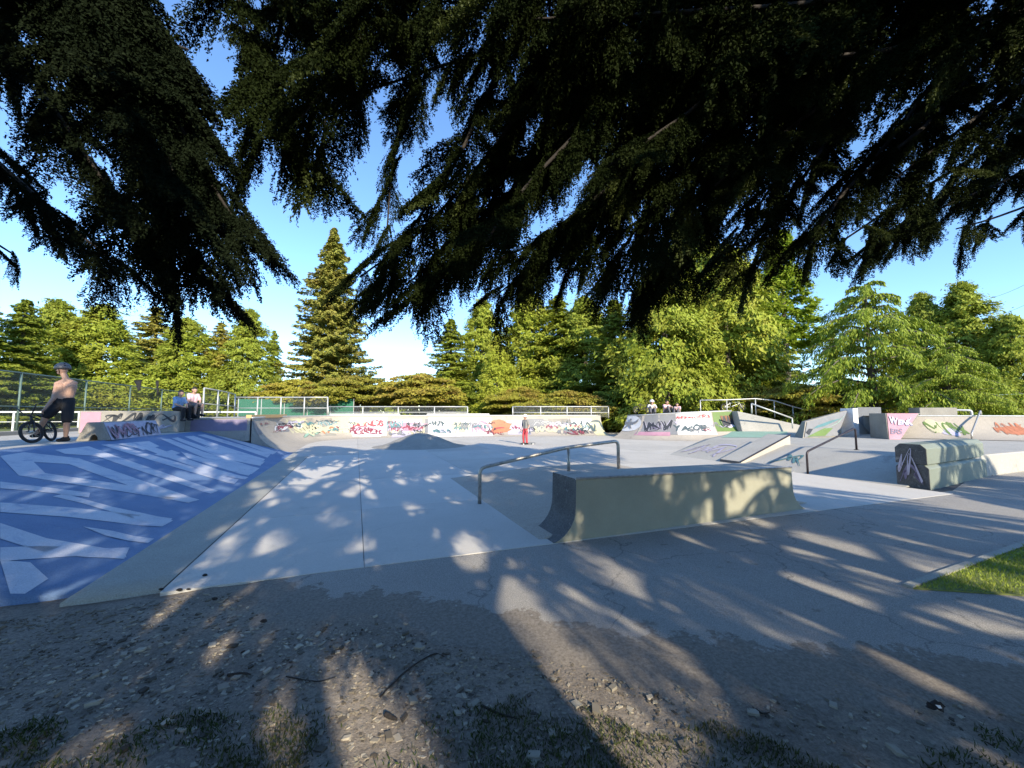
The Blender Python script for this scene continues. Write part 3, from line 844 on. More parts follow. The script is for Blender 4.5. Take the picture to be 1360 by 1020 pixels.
sl_u = (Vector(W(-3.66, 0, 1.36)) - Vector(W(-3.48, 0, .9)))
m = MB(); m.add([W(-3.474, 8.15, .91), W(-3.474, 10.85, .91), W(-3.651, 10.85, 1.35), W(-3.651, 8.15, 1.35)], [(0, 1, 2, 3)]); m.build('painted_field', 'g_lilac', jb)
flat_letters('lettering', 'WVOUTNORT', W(-3.47, 8.2, .92), W(0, 1) - W(0, 0), sl_u, 2.6, .44, 'g_dark', jb, 0.008, 0.0, 0.3, 0.08, 71)
flat_letters('lettering', '~5', W(-3.47, 8.2, .92), W(0, 1) - W(0, 0), sl_u, 1.4, .44, 'g_pink', jb, 0.011, -0.01, 0.45, 0.08, 72)

# ------------------------------------------------------------------ mound
m = MB(); mc = Vector((-4.35, 18.4, 0)); nr, na = 16, 40
for i in range(nr + 1):
    r_ = 2.0 * i / nr
    for j in range(na):
        a_ = 2 * math.pi * j / na
        k = 1 + 0.05 * math.sin(2 * a_ + .6)
        z = 0.62 * (0.5 + 0.5 * math.cos(math.pi * min(1, (r_ / 2.0)))) + 0.012
        m.v.append((mc.x + r_ * k * 1.08 * math.cos(a_), mc.y + r_ * k * math.sin(a_), z))
for i in range(nr):
    for j in range(na): m.f.append((i * na + j, (i + 1) * na + j, (i + 1) * na + (j + 1) % na, i * na + (j + 1) % na)); m.m.append(0)
md = m.build('concrete_mound', 'old_concrete', smooth=True)
tag(md, 'rounded volcano shaped concrete mound on the open floor', 'skate mound')

# ------------------------------------------------------------------ funbox behind the ledge, ledge, rails
m = MB()
m.prism([W(4.3, -.25, .0), W(9.7, -.25, .0), W(9.7, 4.7, .0), W(4.3, 4.7, .0)],
        [W(6.05, -.24, .33), W(8.2, -.24, .33), W(8.2, 3.6, .33), W(6.05, 3.6, .33)])
tag(m.build('funbox', 'tan_concrete', bevel=0.03), 'low concrete funbox with sloping sides behind the cream ledge', 'skate ramp')

lg = root('concrete_ledge', W(6.9, -.1, 0), 0, 'cream painted concrete ledge with flared dark ends beside the asphalt', 'ledge')
def arc(cx, cz, r, a0, a1, n=7): return [(cx + r * math.cos(a0 + (a1 - a0) * k / n), cz + r * math.sin(a0 + (a1 - a0) * k / n)) for k in range(n + 1)]
prof = arc(4.38, .42, .42, -math.pi / 2, 0, 8) + [(4.81, .765), (8.86, .705), (8.87, .40)] + arc(9.27, .40, .40, math.pi, math.pi * 1.5, 8)
m = MB(); n = len(prof)
a_ = [W(u, -.42 - .012 * u + .05, z) for u, z in prof]; b_ = [W(u, .20, z) for u, z in prof]
m.v = [tuple(p) for p in a_ + b_]
m.f = [tuple(range(n))[::-1], tuple(range(n, 2 * n))]; m.m = [1, 0]
for i in range(n):
    m.f.append((i, (i + 1) % n, n + (i + 1) % n, n + i)); m.m.append(2 if i < 9 else 0)
m.f[0] = m.f[0]
lo_ = m.build('body', ['concrete', 'cream_paint', 'dark_concrete'], lg, bevel=0.014)
m = MB(); m.tube([W(4.80, -.43, .77), W(8.86, -.475, .71)], 0.018, 6); m.build('edge_angle', 'steel', lg)

def rail(name, label, pts, r, posts, mat, group=None):
    rt = root(name, (pts[0].x, pts[0].y, 0), 0, label, 'grind rail', group)
    # round the corners
    out = [pts[0]]
    for i in range(1, len(pts) - 1):
        p, a0, b0 = pts[i], pts[i - 1], pts[i + 1]
        ra = min(0.11, (a0 - p).length * .4, (b0 - p).length * .4)
        pa_, pb_ = p + (a0 - p).normalized() * ra, p + (b0 - p).normalized() * ra
        for k in range(6):
            t = k / 5; out.append(pa_ * (1 - t) ** 2 + p * 2 * t * (1 - t) + pb_ * t ** 2)
    out.append(pts[-1])
    MB().tube(out, r, 12).build('tube', mat, rt, smooth=True)
    for p, q in posts:
        MB().tube([p, q], r * .95, 12).build('post', mat, rt, smooth=True)
    for p in [pts[0], pts[-1]] + [a_[0] for a_ in posts]:
        m = MB(); m.tube([p + Vector((0, 0, -.01)), p + Vector((0, 0, .012))], r * 2.3, 12); m.build('base_plate', mat, rt)
    return rt
r0, r1, r2 = W(4.26, 1.88, .0), W(6.05, 1.88, .33), W(7.22, 1.88, .33)
rail('bent_rail', 'bent round steel grind rail behind the cream ledge', [r0, r0 + Vector((0, 0, .63)), W(6.05, 1.88, .93), W(7.22, 1.88, 1.02), W(7.22, 1.88, .33)], .034,
     [(W(6.05, 1.88, .32), W(6.05, 1.88, .92))], 'steel')

# ------------------------------------------------------------------ right platform with its bank
PZ = 0.55
m = MB()
topp = [W(15.3, -.1, PZ), W(31, -.1, PZ), W(31, 12, PZ), W(22.3, 10.6, PZ), W(15.3, 6.7, PZ)]
bot = [W(13.15, -.1, 0), W(33, -.1, 0), W(33, 13, 0), W(22.2, 13.0, 0), W(13.15, 6.7, 0)]
m.prism(bot, topp)
plt = m.build('raised_skate_platform', 'concrete', bevel=0.03)
tag(plt, 'broad raised concrete platform with sloping bank on the right side of the park', 'platform')
m = MB()
gq = [on(958, 581, PZ + .008), on(1045, 581, PZ + .008), on(1046, 573, PZ + .008), on(972, 573, PZ + .008)]
m.add(gq, [(0, 1, 2, 3)]); m.build('painted_band', 'g_mint', plt, world=False)
# pale scrawl on the bank face
def bank2(u, v, off=.006):
    return W(u, v, PZ * (u - 13.15) / 2.15 + off)
sl = bank2(15, 5) - bank2(13.3, 5)
flat_letters('lettering', '~4', bank2(13.5, 6.5, .012), W(0, -1) - W(0, 0), sl, 1.6, 1.4, 'g_lilac', plt, 0.004, -0.012, 0.2, 0.1, 81)
flat_letters('lettering', '~2', bank2(13.6, 3.2, .012), W(0, -1) - W(0, 0), sl, .9, .9, 'g_teal', plt, 0.004, -0.02, 0.2, 0.1, 82)

m = MB(); hp = []
for u, zb, zt in ((13.2, 0, .10), (15.55, .55, .86)):
    hp.append([W(u, 3.75, zb - .02), W(u, 4.5, zb - .02), W(u, 4.5, zt), W(u, 3.75, zt)])
m.v = [tuple(p) for p in hp[0] + hp[1]]
m.f = [(0, 1, 2, 3), (7, 6, 5, 4)] + [(j, 4 + j, 4 + (j + 1) % 4, (j + 1) % 4) for j in range(4)]; m.m = [1, 0, 0, 0, 0, 0]
hb = m.build('hubba_ledge', ['concrete', 'dark_concrete'], bevel=0.012)
tag(hb, 'slanting concrete hubba ledge running up the shaded bank', 'ledge')
m = MB(); m.tube([W(13.2, 3.74, .11), W(15.55, 3.74, .87)], .022, 6)
m.build('edge_angle', 'dark_steel', hb, world=False)
q0_ = W(13.15, 1.84, 0.0); q1_ = W(15.35, 1.84, PZ)
rail('square_rail', 'thin dark steel grind rail rising up the shaded bank', [q0_, q0_ + Vector((0, 0, .58)), q1_ + Vector((0, 0, .62)), q1_], .026, [], 'dark_steel')

# stacked barrier beside the asphalt on the right
sb = root('stacked_barrier', W(15.2, -.1, 0), 0, 'sage green barrier of two stacked chamfered concrete beams with tagged end', 'barrier')
def beam(u0, u1, v0, v1, z0, z1, ch, name, mats, parent, skew=0.0):
    prof = [(v0, z0), (v1, z0), (v1, z1 - ch), (v1 - ch, z1), (v0 + ch, z1), (v0, z1 - ch)]
    m = MB(); A = [W(u0 - skew * (v - v0), v, z) for v, z in prof]; B = [W(u1, v + .09 * (u1 - u0), z) for v, z in prof]; n = len(prof)
    m.v = [tuple(p) for p in A + B]; m.f = [tuple(range(n)), tuple(range(n, 2 * n))[::-1]] + [(i, n + i, n + (i + 1) % n, (i + 1) % n) for i in range(n)]
    m.m = [1] + [0] * (n + 1)
    return m.build(name, mats, parent, bevel=0.015)
beam(13.3, 17.0, -.42, .12, -.02, .50, .07, 'lower_beam', ['sage_paint', 'dark_concrete'], sb)
beam(13.3, 16.85, -.40, .12, .505, .93, .09, 'upper_beam', ['sage_paint', 'dark_concrete'], sb)
ex = W(0, -1) - W(0, 0)
flat_letters('lettering', '~2', W(13.285, .08, .12), ex, (0, 0, 1), .40, .72, 'g_lilac', sb, 0.008, -0.035, .1, .05, 91)
flat_letters('lettering', '~2', W(13.285, .06, .10), ex, (0, 0, 1), .38, .40, 'g_purple', sb, 0.006, 0.0, .1, .05, 92)
lb = beam(17.1, 19.2, -.10, .45, -.02, .50, .10, 'low_block', ['dark_concrete', 'dark_concrete'], None)
tag(lb, 'low dark weathered concrete block at the end of the stacked barrier', 'block')
lb2 = beam(19.3, 20.9, .10, .65, -.02, .46, .08, 'low_block', ['old_concrete', 'old_concrete'], None)
tag(lb2, 'pale concrete block at the edge of the picture beyond the dark block', 'block')

# far right ramps on the platform
QP = [(15.75, 15.75), (17.2, 15.0), (19.0, 14.1), (21.5, 12.9), (25, 11.2)]
QR = Wall(QP, [.88] * 5, 1.9, 2.5, PZ)
QR.build('low_quarter_pipe', 'sunlit low quarter pipe with faded paint on the right platform', 'skate ramp', 'tan_concrete', 0.5, 8)
blob(QR, 'painted_patch', 1245, 566, 18, 8, 'g_cream', 0.010, 21)
blob(QR, 'painted_patch', 1262, 574, 16, 5, 'g_lilac', 0.012, 22)
blob(QR, 'painted_patch', 1345, 571, 14, 6, 'g_orange', 0.010, 23)
qa, ta = QR.find(1330, 578); qb, tb = QR.find(1356, 562)
QR.letters('~4', qa, qb, ta, tb, 'g_orange', 0.016, 0.0, 0.1, None, .1, 24)
qa, ta = QR.find(1238, 578); qb, tb = QR.find(1275, 560)
QR.letters('~4', qa, qb, ta, tb, 'g_green', 0.016, 0.0, 0.1, None, .1, 25)
k0, k1 = QR.p(QR.find(1284, 580)[0], .12), QR.p(QR.find(1308, 556)[0], 1.0)
bk3 = Vector((.43, .9, 0)) * .5
rail('slope_rail', 'short steel rail climbing the sunlit low quarter pipe', [k0, k0 + Vector((0, 0, .22)), k1 + Vector((0, 0, .25)) + bk3 * .3, k1 + bk3 * .3], .03, [], 'steel')

def gp(px, py, z=PZ): return on(px, py, z)
bb = root('hip_block', gp(1180, 583), 0, 'graffitied concrete hip block beside the low quarter pipe', 'skate block')
A_ = gp(1180, 583.5); B_ = gp(1196, 583.5); Lf = gp(1156, 580.5)
h1 = 1.02
dn = Vector((.43, .9, 0))
top = [A_ + Vector((-.02, .03, h1)), at(1221, 548.5, A_.y + .1), at(1222, 547.5, A_.y + 1.4), Lf + Vector((.05, .05, h1 + .0))]
for p in top: p.z = PZ + h1
m = MB(); m.prism([A_, B_, B_ + dn * 1.4, Lf], top); m.build('body', 'old_concrete', bb, bevel=.015)
nA, nB = A_, B_
m = MB()
fr = [A_.lerp(B_, .04), A_.lerp(B_, .96), top[1].lerp(top[0], .05), top[0].lerp(top[1], .03)]
offv = Vector((-.0, -.02, .0))
m.add([p + offv for p in fr], [(0, 1, 2, 3)]); m.build('painted_field', 'g_pink', bb)
fx = (top[1] - top[0]).normalized(); fy = (top[0] - A_).normalized()
flat_letters('lettering', 'WENK', A_ + fy * .55 + fx * .08, fx, fy, .95, .36, 'g_lilac', bb, .045, .05, .1, .08, 95)
flat_letters('lettering', 'WENK', A_ + fy * .53 + fx * .09, fx, fy, .95, .36, 'g_blue', bb, .035, .07, .1, .08, 95)
flat_letters('lettering', 'ERS', A_ + fy * .2 + fx * .08, fx, fy, .5, .26, 'g_purple', bb, .035, .03, .1, .08, 96)

wm = root('mural_wedge', gp(1068, 581), 0, 'tapering concrete wedge with pale green mural on the right platform', 'skate ramp')
A_ = gp(1066, 582); B_ = gp(1112, 580.5)
t0_ = A_ + Vector((.1, .25, .75)); t1_ = at(1126, 544.5, B_.y + 1.1)
t0_ = at(1069.5, 560, A_.y + .5)
m = MB(); back = Vector((.25, .55, 0))
m.prism([A_, B_, B_ + back * 2.2 + Vector((.4, 0, 0)), A_ + back * 2.2], [t0_, t1_, t1_ + back * .6, t0_ + back * .9]); m.build('body', 'old_concrete', wm, bevel=.015)
face_n = (B_ - A_).cross(t0_ - A_).normalized()
if face_n.y > 0: face_n = -face_n
def wf(a_, b_): return (A_.lerp(B_, a_)).lerp(t0_.lerp(t1_, a_), b_) + face_n * .03
m = MB(); m.add([wf(.03, .04), wf(.97, .04), wf(.98, .97), wf(.03, .95)], [(0, 1, 2, 3)]); m.build('painted_field', 'g_grey', wm)
for pl, mt, o_ in (([(.1, .06), (.6, .06), (.75, .35), (.5, .4), (.3, .25)], 'g_green', .012), ([(.2, .45), (.5, .5), (.9, .7), (.6, .7), (.3, .6)], 'g_teal', .018),
                   ([(.04, .3), (.14, .15), (.2, .45), (.1, .5)], 'g_dark', .022), ([(.45, .3), (.8, .5), (.95, .85), (.85, .55)], 'g_mint', .024)):
    m = MB(); m.add([wf(*p) + face_n * o_ for p in pl], [tuple(range(len(pl)))]); m.build('painted_patch', mt, wm)
pp = at(1131, 560, B_.y + 1.0)
m = MB(); m.box((pp.x, pp.y + .1, PZ + .62), (.38, .5, 1.24), TH); m.build('end_post', 'white_paint', wm, bevel=.01)
m = MB()
p1, p2 = gp(1128, 578), gp(1158, 576)
m.prism([p1, p2, p2 + Vector((.8, 1.6, 0)), p1 + Vector((.8, 1.6, 0))], [q + Vector((0, 0.5, .72)) for q in (p1, p2)] + [q + Vector((.8, 1.6, .72)) for q in (p2, p1)])
tag(m.build('low_ramp', 'tan_concrete', bevel=.02), 'small sunlit ramp between the mural wedge and the hip block', 'skate ramp')
for (px0, px1, py, hz, Y, mt, lab) in ((1138, 1160, 541, .8, 19.5, 'g_grey', 'small tagged concrete block behind the mural wedge'), (1221, 1258, 541.5, .75, 18.0, 'old_concrete', 'low grey concrete block on the deck behind the low quarter pipe')):
    p1, p2 = at(px0, py, Y), at(px1, py, Y)
    m = MB(); zt = p1.z
    m.prism([Vector((p1.x, Y, PZ)), Vector((p2.x, Y - .4, PZ)), Vector((p2.x + .4, Y + .5, PZ)), Vector((p1.x + .4, Y + .9, PZ))],
            [Vector((p1.x, Y, zt)), Vector((p2.x, Y - .4, zt)), Vector((p2.x + .4, Y + .5, zt)), Vector((p1.x + .4, Y + .9, zt))])
    tag(m.build('deck_block', mt, bevel=.02), lab, 'block')
p1, p2 = at(1258, 544.5, 18.2), at(1290, 545, 17.8)
rail('deck_rail', 'low horizontal steel rail on the deck behind the low quarter pipe', [Vector((p1.x, p1.y, PZ)), p1, p2, Vector((p2.x, p2.y, PZ))], .05, [], 'galvanised')
# roll-in ramp sinking to the right of the bowl wall
m = MB()
e0 = WR.p(WR.L, 1.0); f0 = WR.p(WR.L, 0.25)
m.prism([Vector((f0.x, f0.y, -.05)), Vector((17.0, 20.6, -.05)), Vector((18.6, 24.5, -.05)), Vector((e0.x, e0.y + 3, -.05))],
        [Vector((e0.x + .02, e0.y - .55, 1.69)), Vector((17.0, 20.6, .56)), Vector((18.6, 24.5, .56)), Vector((e0.x + .02, e0.y + 3, 1.69))])
tag(m.build('roll_in_ramp', 'concrete', bevel=.02), 'sunlit concrete roll-in slope descending from the bowl wall deck', 'skate ramp')

# hand rails along the roll-in
def fence_rail(name, label, pts, drop, mat, r=.03, group=None, cat='railing'):
    rt = root(name, (pts[0].x, pts[0].y, pts[0].z - drop), 0, label, cat, group)
    MB().tube(pts, r, 8).build('top_rail', mat, rt, smooth=True)
    for p in pts: MB().tube([p, p - Vector((0, 0, drop))], r * .9, 8).build('post', mat, rt, smooth=True)
    return rt
fence_rail('roll_in_railing', 'sloping steel handrail down the roll-in slope', [at(998, 536, 21.2), at(1052, 555.5, 21.0)], 0.55, 'galvanised', .04)
fence_rail('boundary_railing', 'long steel boundary railing stepping down behind the roll-in slope', [at(930, 531.5, 25), at(965, 531.0, 25), at(1003, 529.5, 25), at(1028, 532, 25), at(1053, 540, 24.5), at(1080, 546.5, 24), at(1110, 547, 23)], 1.1, 'galvanised', .035)
fence_rail('boundary_railing', 'dark wire fence line rising behind the hip block', [at(1160, 546, 22), at(1200, 538, 22), at(1240, 531, 21.5), at(1310, 525, 21), at(1400, 522, 20)], 1.4, 'green_post', .03)

# ------------------------------------------------------------------ chain link fences
def link_panel_mesh(w, h, pitch, r, mat, name):
    m = MB(); n = int((w + h) / pitch)
    for i in range(n):
        c = i * pitch
        for sg in (0, 1):
            x0, z0 = (c, 0) if c <= w else (w, c - w)
            x1, z1 = (0, c) if c <= h else (c - h, h)
            if sg: x0, x1 = w - x0, w - x1
            if abs(x0 - x1) < 1e-4: continue
            d_ = Vector((x1 - x0, 0, z1 - z0)).normalized(); s_ = Vector((-d_.z, 0, d_.x)) * r; o_ = Vector((0, r * (1 if sg else -1), 0))
            p, q = Vector((x0, 0, z0)) + o_, Vector((x1, 0, z1)) + o_
            m.add([p - s_, q - s_, q + s_, p + s_], [(0, 1, 2, 3)])
    return m.mesh(name, mat)
def link_fence(name, label, pts, h, mat, wire_mat, pitch=.06, wr=.0022, mid=True, pr=.03, cat='fence'):
    rt = root(name, pts[0], 0, label, cat)
    up = Vector((0, 0, h))
    for p in pts: MB().tube([p - Vector((0, 0, .1)), p + up], pr, 8).build('post', mat, rt, smooth=True)
    MB().tube([p + up for p in pts], pr * .8, 8).build('top_rail', mat, rt, smooth=True)
    if mid: MB().tube([p + up * .45 for p in pts], pr * .6, 8).build('middle_rail', mat, rt, smooth=True)
    cache = {}
    for p, q in zip(pts, pts[1:]):
        w_ = round((q - p).to_2d().length, 2)
        if w_ not in cache: cache[w_] = link_panel_mesh(w_, h, pitch, wr, wire_mat, 'wire_mesh')
        o = link('wire_mesh', cache[w_], rt, True)
        d_ = q - p
        o.location = p; o.rotation_euler = (0, 0, math.atan2(d_.y, d_.x)); o['kind'] = 'stuff'
    return rt
link_fence('chain_link_fence', 'tall green chain link fence beyond the cyclist at the deck edge', [W(-8, 9.7 + 3.3 * k, .9) for k in range(8)], 2.0, 'green_post', 'wire')
m = MB()
m.prism([W(-7.9, 5, .9), W(-7.55, 5, .9), W(-7.55, 30, .9), W(-7.9, 30, .9)], [W(-7.9, 5, 1.02), W(-7.55, 5, 1.02), W(-7.55, 30, 1.02), W(-7.9, 30, 1.02)])
tag(m.build('fence_kerb', 'old_concrete'), 'low concrete kerb under the green chain link fence', kind='structure')
yb = 27.2
xs = [at(p, 540, yb).x for p in (312, 342, 373, 404, 435)]
link_fence('court_fence', 'pale steel chain link fence in front of the green court screen', [Vector((x, yb, 1.30)) for x in xs], 1.38, 'galvanised', 'wire', .09, .003, True, .045)
xs = [at(p, 540, 27.6).x for p in (436, 482, 529, 577, 621)]
link_fence('low_fence', 'low pale steel fence behind the white edged quarter pipe', [Vector((x, 27.6, 1.30)) for x in xs], .72, 'galvanised', 'wire', .09, .003, True, .045)
xs = [at(p, 540, 29).x for p in (681, 718, 753, 785, 808)]
link_fence('low_fence', 'low pale steel fence behind the skater in red trousers', [Vector((x, 29, 1.25)) for x in xs], .80, 'galvanised', 'wire', .09, .003, True, .045)
for i, (a0, a1) in enumerate(((262, 272), (272, 287), (287, 300), (300, 311))):
    pass
link_fence('corner_fence', 'pale fence posts between the seated pair and the court fence', [at(p, 553, Y) for p, Y in ((269, 21), (288, 23), (302, 25), (311, 27))], 1.55, 'galvanised', 'wire', .09, .003, True, .04)
m = MB(); x0, x1 = at(317, 540, 31).x, at(470, 540, 31).x
m.box(((x0 + x1) / 2, 31, 2.0), (x1 - x0, .06, 1.35)); sc_ = m.build('windscreen', 'screen_green')
tag(sc_, 'dark green fabric windscreen on the tennis court behind the court fence', 'screen')
for k in range(6):
    x = x0 + (x1 - x0) * k / 5
    MB().tube([(x, 30.95, .8), (x, 30.95, 2.72)], .035, 6).build('post', 'galvanised', sc_, world=False)
# white rail fence on the field
wr_ = root('white_rail_fence', (-26, 21, .58), 0, 'white rail fence across the sunlit field behind the cyclist', 'fence')
pts = [Vector((-34 + 3.0 * k, 20.5 + .6 * k, .58)) for k in range(7)]
for p in pts: MB().tube([p, p + Vector((0, 0, 1.05))], .05, 6).build('post', 'white_paint', wr_)
MB().tube([p + Vector((0, 0, 1.05)) for p in pts], .05, 6).build('top_rail', 'white_paint', wr_)
MB().tube([p + Vector((0, 0, .5)) for p in pts], .02, 6).build('lower_rail', 'white_paint', wr_)

# clothes hung on the fence, a folded tent top, wires
def garment(name, px, py0, py1, w, label, Y):
    m = MB(); a_, b_ = at(px, py0, Y), at(px + 1, py1, Y); n = 7; rr = random.Random(px)
    for i in range(n):
        t = i / (n - 1); c = a_.lerp(b_, t); hw = w * (0.5 + .25 * math.sin(3 * t + px)) * (1 - .3 * t)
        for sx_, sy_ in ((-1, -.5), (-.3, -1), (.4, -.6), (1, 0), (.4, .7), (-.4, .7)):
            m.v.append((c.x + sx_ * hw + rr.uniform(-.02, .02), c.y + sy_ * .06, c.z + rr.uniform(-.02, .02)))
    for i in range(n - 1):
        for j in range(6): m.f.append((i * 6 + j, i * 6 + (j + 1) % 6, (i + 1) * 6 + (j + 1) % 6, (i + 1) * 6 + j)); m.m.append(0)
    m.f += [tuple(range(6)), tuple(range((n - 1) * 6, n * 6))]; m.m += [0, 0]
    tag(m.build(name, 'black_cloth', smooth=True), label, 'clothing')
garment('hung_jacket', 184, 505, 519, .26, 'bunched black jacket hung over the green fence', 18.7)
garment('hung_strap', 209, 505, 524, .10, 'long narrow black garment hanging from the green fence', 20.6)
wires = []
for k, (ya, yb_) in enumerate(((362, 378), (392, 402), (425, 431), (446, 452), (462, 470))):
    a_, b_ = at(1440, ya - 30, 40), at(1285, yb_ + 24, 75)
    pts = [a_.lerp(b_, i / 12) - Vector((0, 0, 1.2 * math.sin(math.pi * i / 12))) for i in range(13)]
    o = MB().tube(pts, .022, 5).build('power_line', 'black_paint')
    tag(o, 'thin dark overhead power line, %s in the sky at the far right' % ['topmost', 'second from top', 'middle one', 'second from bottom', 'lowest'][k], 'power line', 'overhead power lines')

exec_order = 'vegetation'
# ================================================================== VEGETATION
def tree_trunk(m, h, r0, r1, lean=(0, 0), n=9, seed=0, z0=-.3):
    rr = random.Random(seed); k = 9
    pts = [(lean[0] * (i / k) + rr.uniform(-.05, .05) * h * .06, lean[1] * (i / k) + rr.uniform(-.05, .05) * h * .06, z0 + (h - z0) * i / k) for i in range(k + 1)]
    m.tube(pts, [r0 * (1.25 if i == 0 else 1) + (r1 - r0) * i / k for i in range(k + 1)], n)
    return pts
def gen(seed): return np.random.default_rng(seed)
def crown_thuja(seed, h, r, mat, nclump=420, per=150, leaf=.115, z0=.04, droop=.5, full=.62, gap=0.0):
    """feathery clumps on a rounded cone"""
    G = gen(seed); Cs, As, Bs = [], [], []
    t = z0 + (1 - z0) * G.random(nclump) ** 1.15
    ph = G.random(nclump) * 6.283
    lob = 1 + .16 * np.sin(3 * ph + seed) + .12 * np.sin(5 * ph + 9 * t) + .12 * np.sin(17 * t + 2 * ph)
    rad = r * np.clip((1 - t) ** full * np.minimum(1, .45 + 3.2 * t), 0.03, 1) * lob
    rr = rad * (0.50 + .42 * G.random(nclump) ** .5 + .34 * G.random(nclump) ** 3)
    cc = np.stack([rr * np.cos(ph), rr * np.sin(ph), t * h], 1)
    for i in range(nclump):
        s_ = (.18 + .62 * G.random() ** 1.5) * (r / 3.2) * (1.15 - .55 * t[i])
        n = int(per * (.7 + .6 * G.random()))
        off = G.normal(size=(n, 3)) * np.array([s_, s_, s_ * .75]) * .62
        out = np.array([np.cos(ph[i]), np.sin(ph[i]), 0.0])
        c = cc[i] + off + out * (-.25 * np.abs(off[:, 2:3]))
        d = unit(out * .7 + np.array([0, 0, -droop]) + G.normal(size=(n, 3)) * .55)
        wv = unit(np.cross(d, out + np.array([0, 0, .3]) + G.normal(size=(n, 3)) * .38))
        L = leaf * (.4 + 1.4 * G.random((n, 1)) ** 2)
        Cs.append(c); As.append(d * L); Bs.append(wv * L * (.28 + .22 * G.random((n, 1))))
    return cards('crown', np.concatenate(Cs), np.concatenate(As), np.concatenate(Bs), mat)
def crown_spruce(seed, h, r, mat, levels=36, nb=9, per=70, leaf=.20, droop=.25, full=.85, z0=.05, ragged=.3):
    G = gen(seed); Cs, As, Bs = [], [], []
    for l in range(levels):
        t0 = z0 + (1 - z0) * (l + .4 * G.random()) / levels
        t = t0
        R0 = r * (1 - t) ** full * (.75 + .25 * min(1, t / .15)) + .12
        for b in range(nb):
            a = 6.283 * (b + G.random()) / nb + l * 2.4
            t = min(.995, t0 + (G.random() - .5) * 5.5 / levels)
            R0 = r * (1 - t) ** full * (.75 + .25 * min(1, t / .15)) * (1 + .12 * np.sin(2 * a + 11 * t)) + .12
            Lb = R0 * (1 - ragged + 1.5 * ragged * G.random())
            n = int(per * max(.25, Lb / r)) + 5
            s = G.random(n) ** .7
            out = np.array([np.cos(a), np.sin(a), 0]); sd = np.array([-np.sin(a), np.cos(a), 0])
            wid = .38 * Lb * (1 - s) + .10
            lat = (G.random(n) * 2 - 1) * wid
            z = t * h - droop * Lb * s ** 1.3 + .12 * Lb * s ** 4 - .12 * np.abs(lat) - G.random(n) * .22 * (r / 5 + .3)
            c = out * (s * Lb)[:, None] + sd * lat[:, None]
            c[:, 2] = z
            d = unit(out * .8 + sd * (np.sign(lat) * .5)[:, None] + np.array([0, 0, -.45]) + G.normal(size=(n, 3)) * .35)
            wv = unit(np.cross(d, np.array([0, 0, .7]) + out * .6 + G.normal(size=(n, 3)) * .4))
            L = leaf * (.6 + .8 * G.random((n, 1)))
            Cs.append(c); As.append(d * L); Bs.append(wv * L * .40)
    return cards('crown', np.concatenate(Cs), np.concatenate(As), np.concatenate(Bs), mat)
def crown_deodar(seed, h, r, mat, nb=50, per=1100, leaf=.085):
    G = gen(seed); Cs, As, Bs = [], [], []; limbs = []
    for b in range(nb):
        t = .12 + .86 * (b + G.random() * .5) / nb
        a = b * 2.4 + G.random() * .5
        Lb = r * (1.02 - t) ** .7 * (.75 + .4 * G.random()) + .4
        out = np.array([np.cos(a), np.sin(a), 0]); sd = np.array([-np.sin(a), np.cos(a), 0])
        rise = .20 * Lb * (.3 + G.random())
        f = lambda s: t * h + rise * np.sin(np.minimum(1, s * 1.25) * 2.0) - .55 * Lb * .5 * s ** 3
        limbs.append([tuple(out * (s_ * Lb) + np.array([0, 0, float(f(np.array(s_)))])) for s_ in (0, .25, .5, .75, 1)])
        n = int(per * Lb / r) + 20
        s = .12 + .88 * G.random(n) ** .8
        lat = G.normal(size=n) * (.16 * Lb * (1 - s * .75)) 
        hang = G.random(n) ** 1.4 * (.35 + .35 * s) * min(1.0, Lb / 2.5)
        c = out * (s * Lb)[:, None] + sd * lat[:, None]; c[:, 2] = f(s) - hang - np.abs(lat) * .18
        d = unit(out * .35 + sd * (np.sign(lat) * .25)[:, None] + np.array([0, 0, -.9]) + G.normal(size=(n, 3)) * .25)
        wv = unit(np.cross(d, out + G.normal(size=(n, 3)) * .7))
        L = leaf * (.6 + .9 * G.random((n, 1)))
        Cs.append(c); As.append(d * L * 1.3); Bs.append(wv * L * .36)
    return cards('crown', np.concatenate(Cs), np.concatenate(As), np.concatenate(Bs), mat), limbs
def crown_layered(seed, w, dpt, h, mat, npad=60, per=230, leaf=.11):
    """flat spreading tiers, open and dark underneath"""
    G = gen(seed); Cs, As, Bs = [], [], []
    for k in range(npad):
        x = (G.random() * 2 - 1); y = (G.random() * 2 - 1) * math.sqrt(max(.05, 1 - x * x))
        zc = h * (.30 + .68 * (1 - .55 * (x * x + y * y)) * G.random() ** .6)
        pr = w * (.16 + .12 * G.random())
        n = per
        a = G.random(n) * 6.283; q = np.sqrt(G.random(n))
        px_, py_ = q * np.cos(a) * pr, q * np.sin(a) * pr * .8
        c = np.stack([x * w * .85 + px_, y * dpt * .85 + py_, zc - .28 * q ** 2 * (pr / 1.2) + G.normal(size=n) * .05], 1)
        out = np.stack([np.cos(a), np.sin(a), -.35 + 0 * a], 1)
        d = unit(out + G.normal(size=(n, 3)) * .4)
        wv = unit(np.cross(d, np.array([0, 0, .55]) + out * .8 + G.normal(size=(n, 3)) * .45))
        L = leaf * (.6 + .9 * G.random((n, 1)))
        Cs.append(c); As.append(d * L); Bs.append(wv * L * .5)
    return cards('crown', np.concatenate(Cs), np.concatenate(As), np.concatenate(Bs), mat)
PROTO = {}
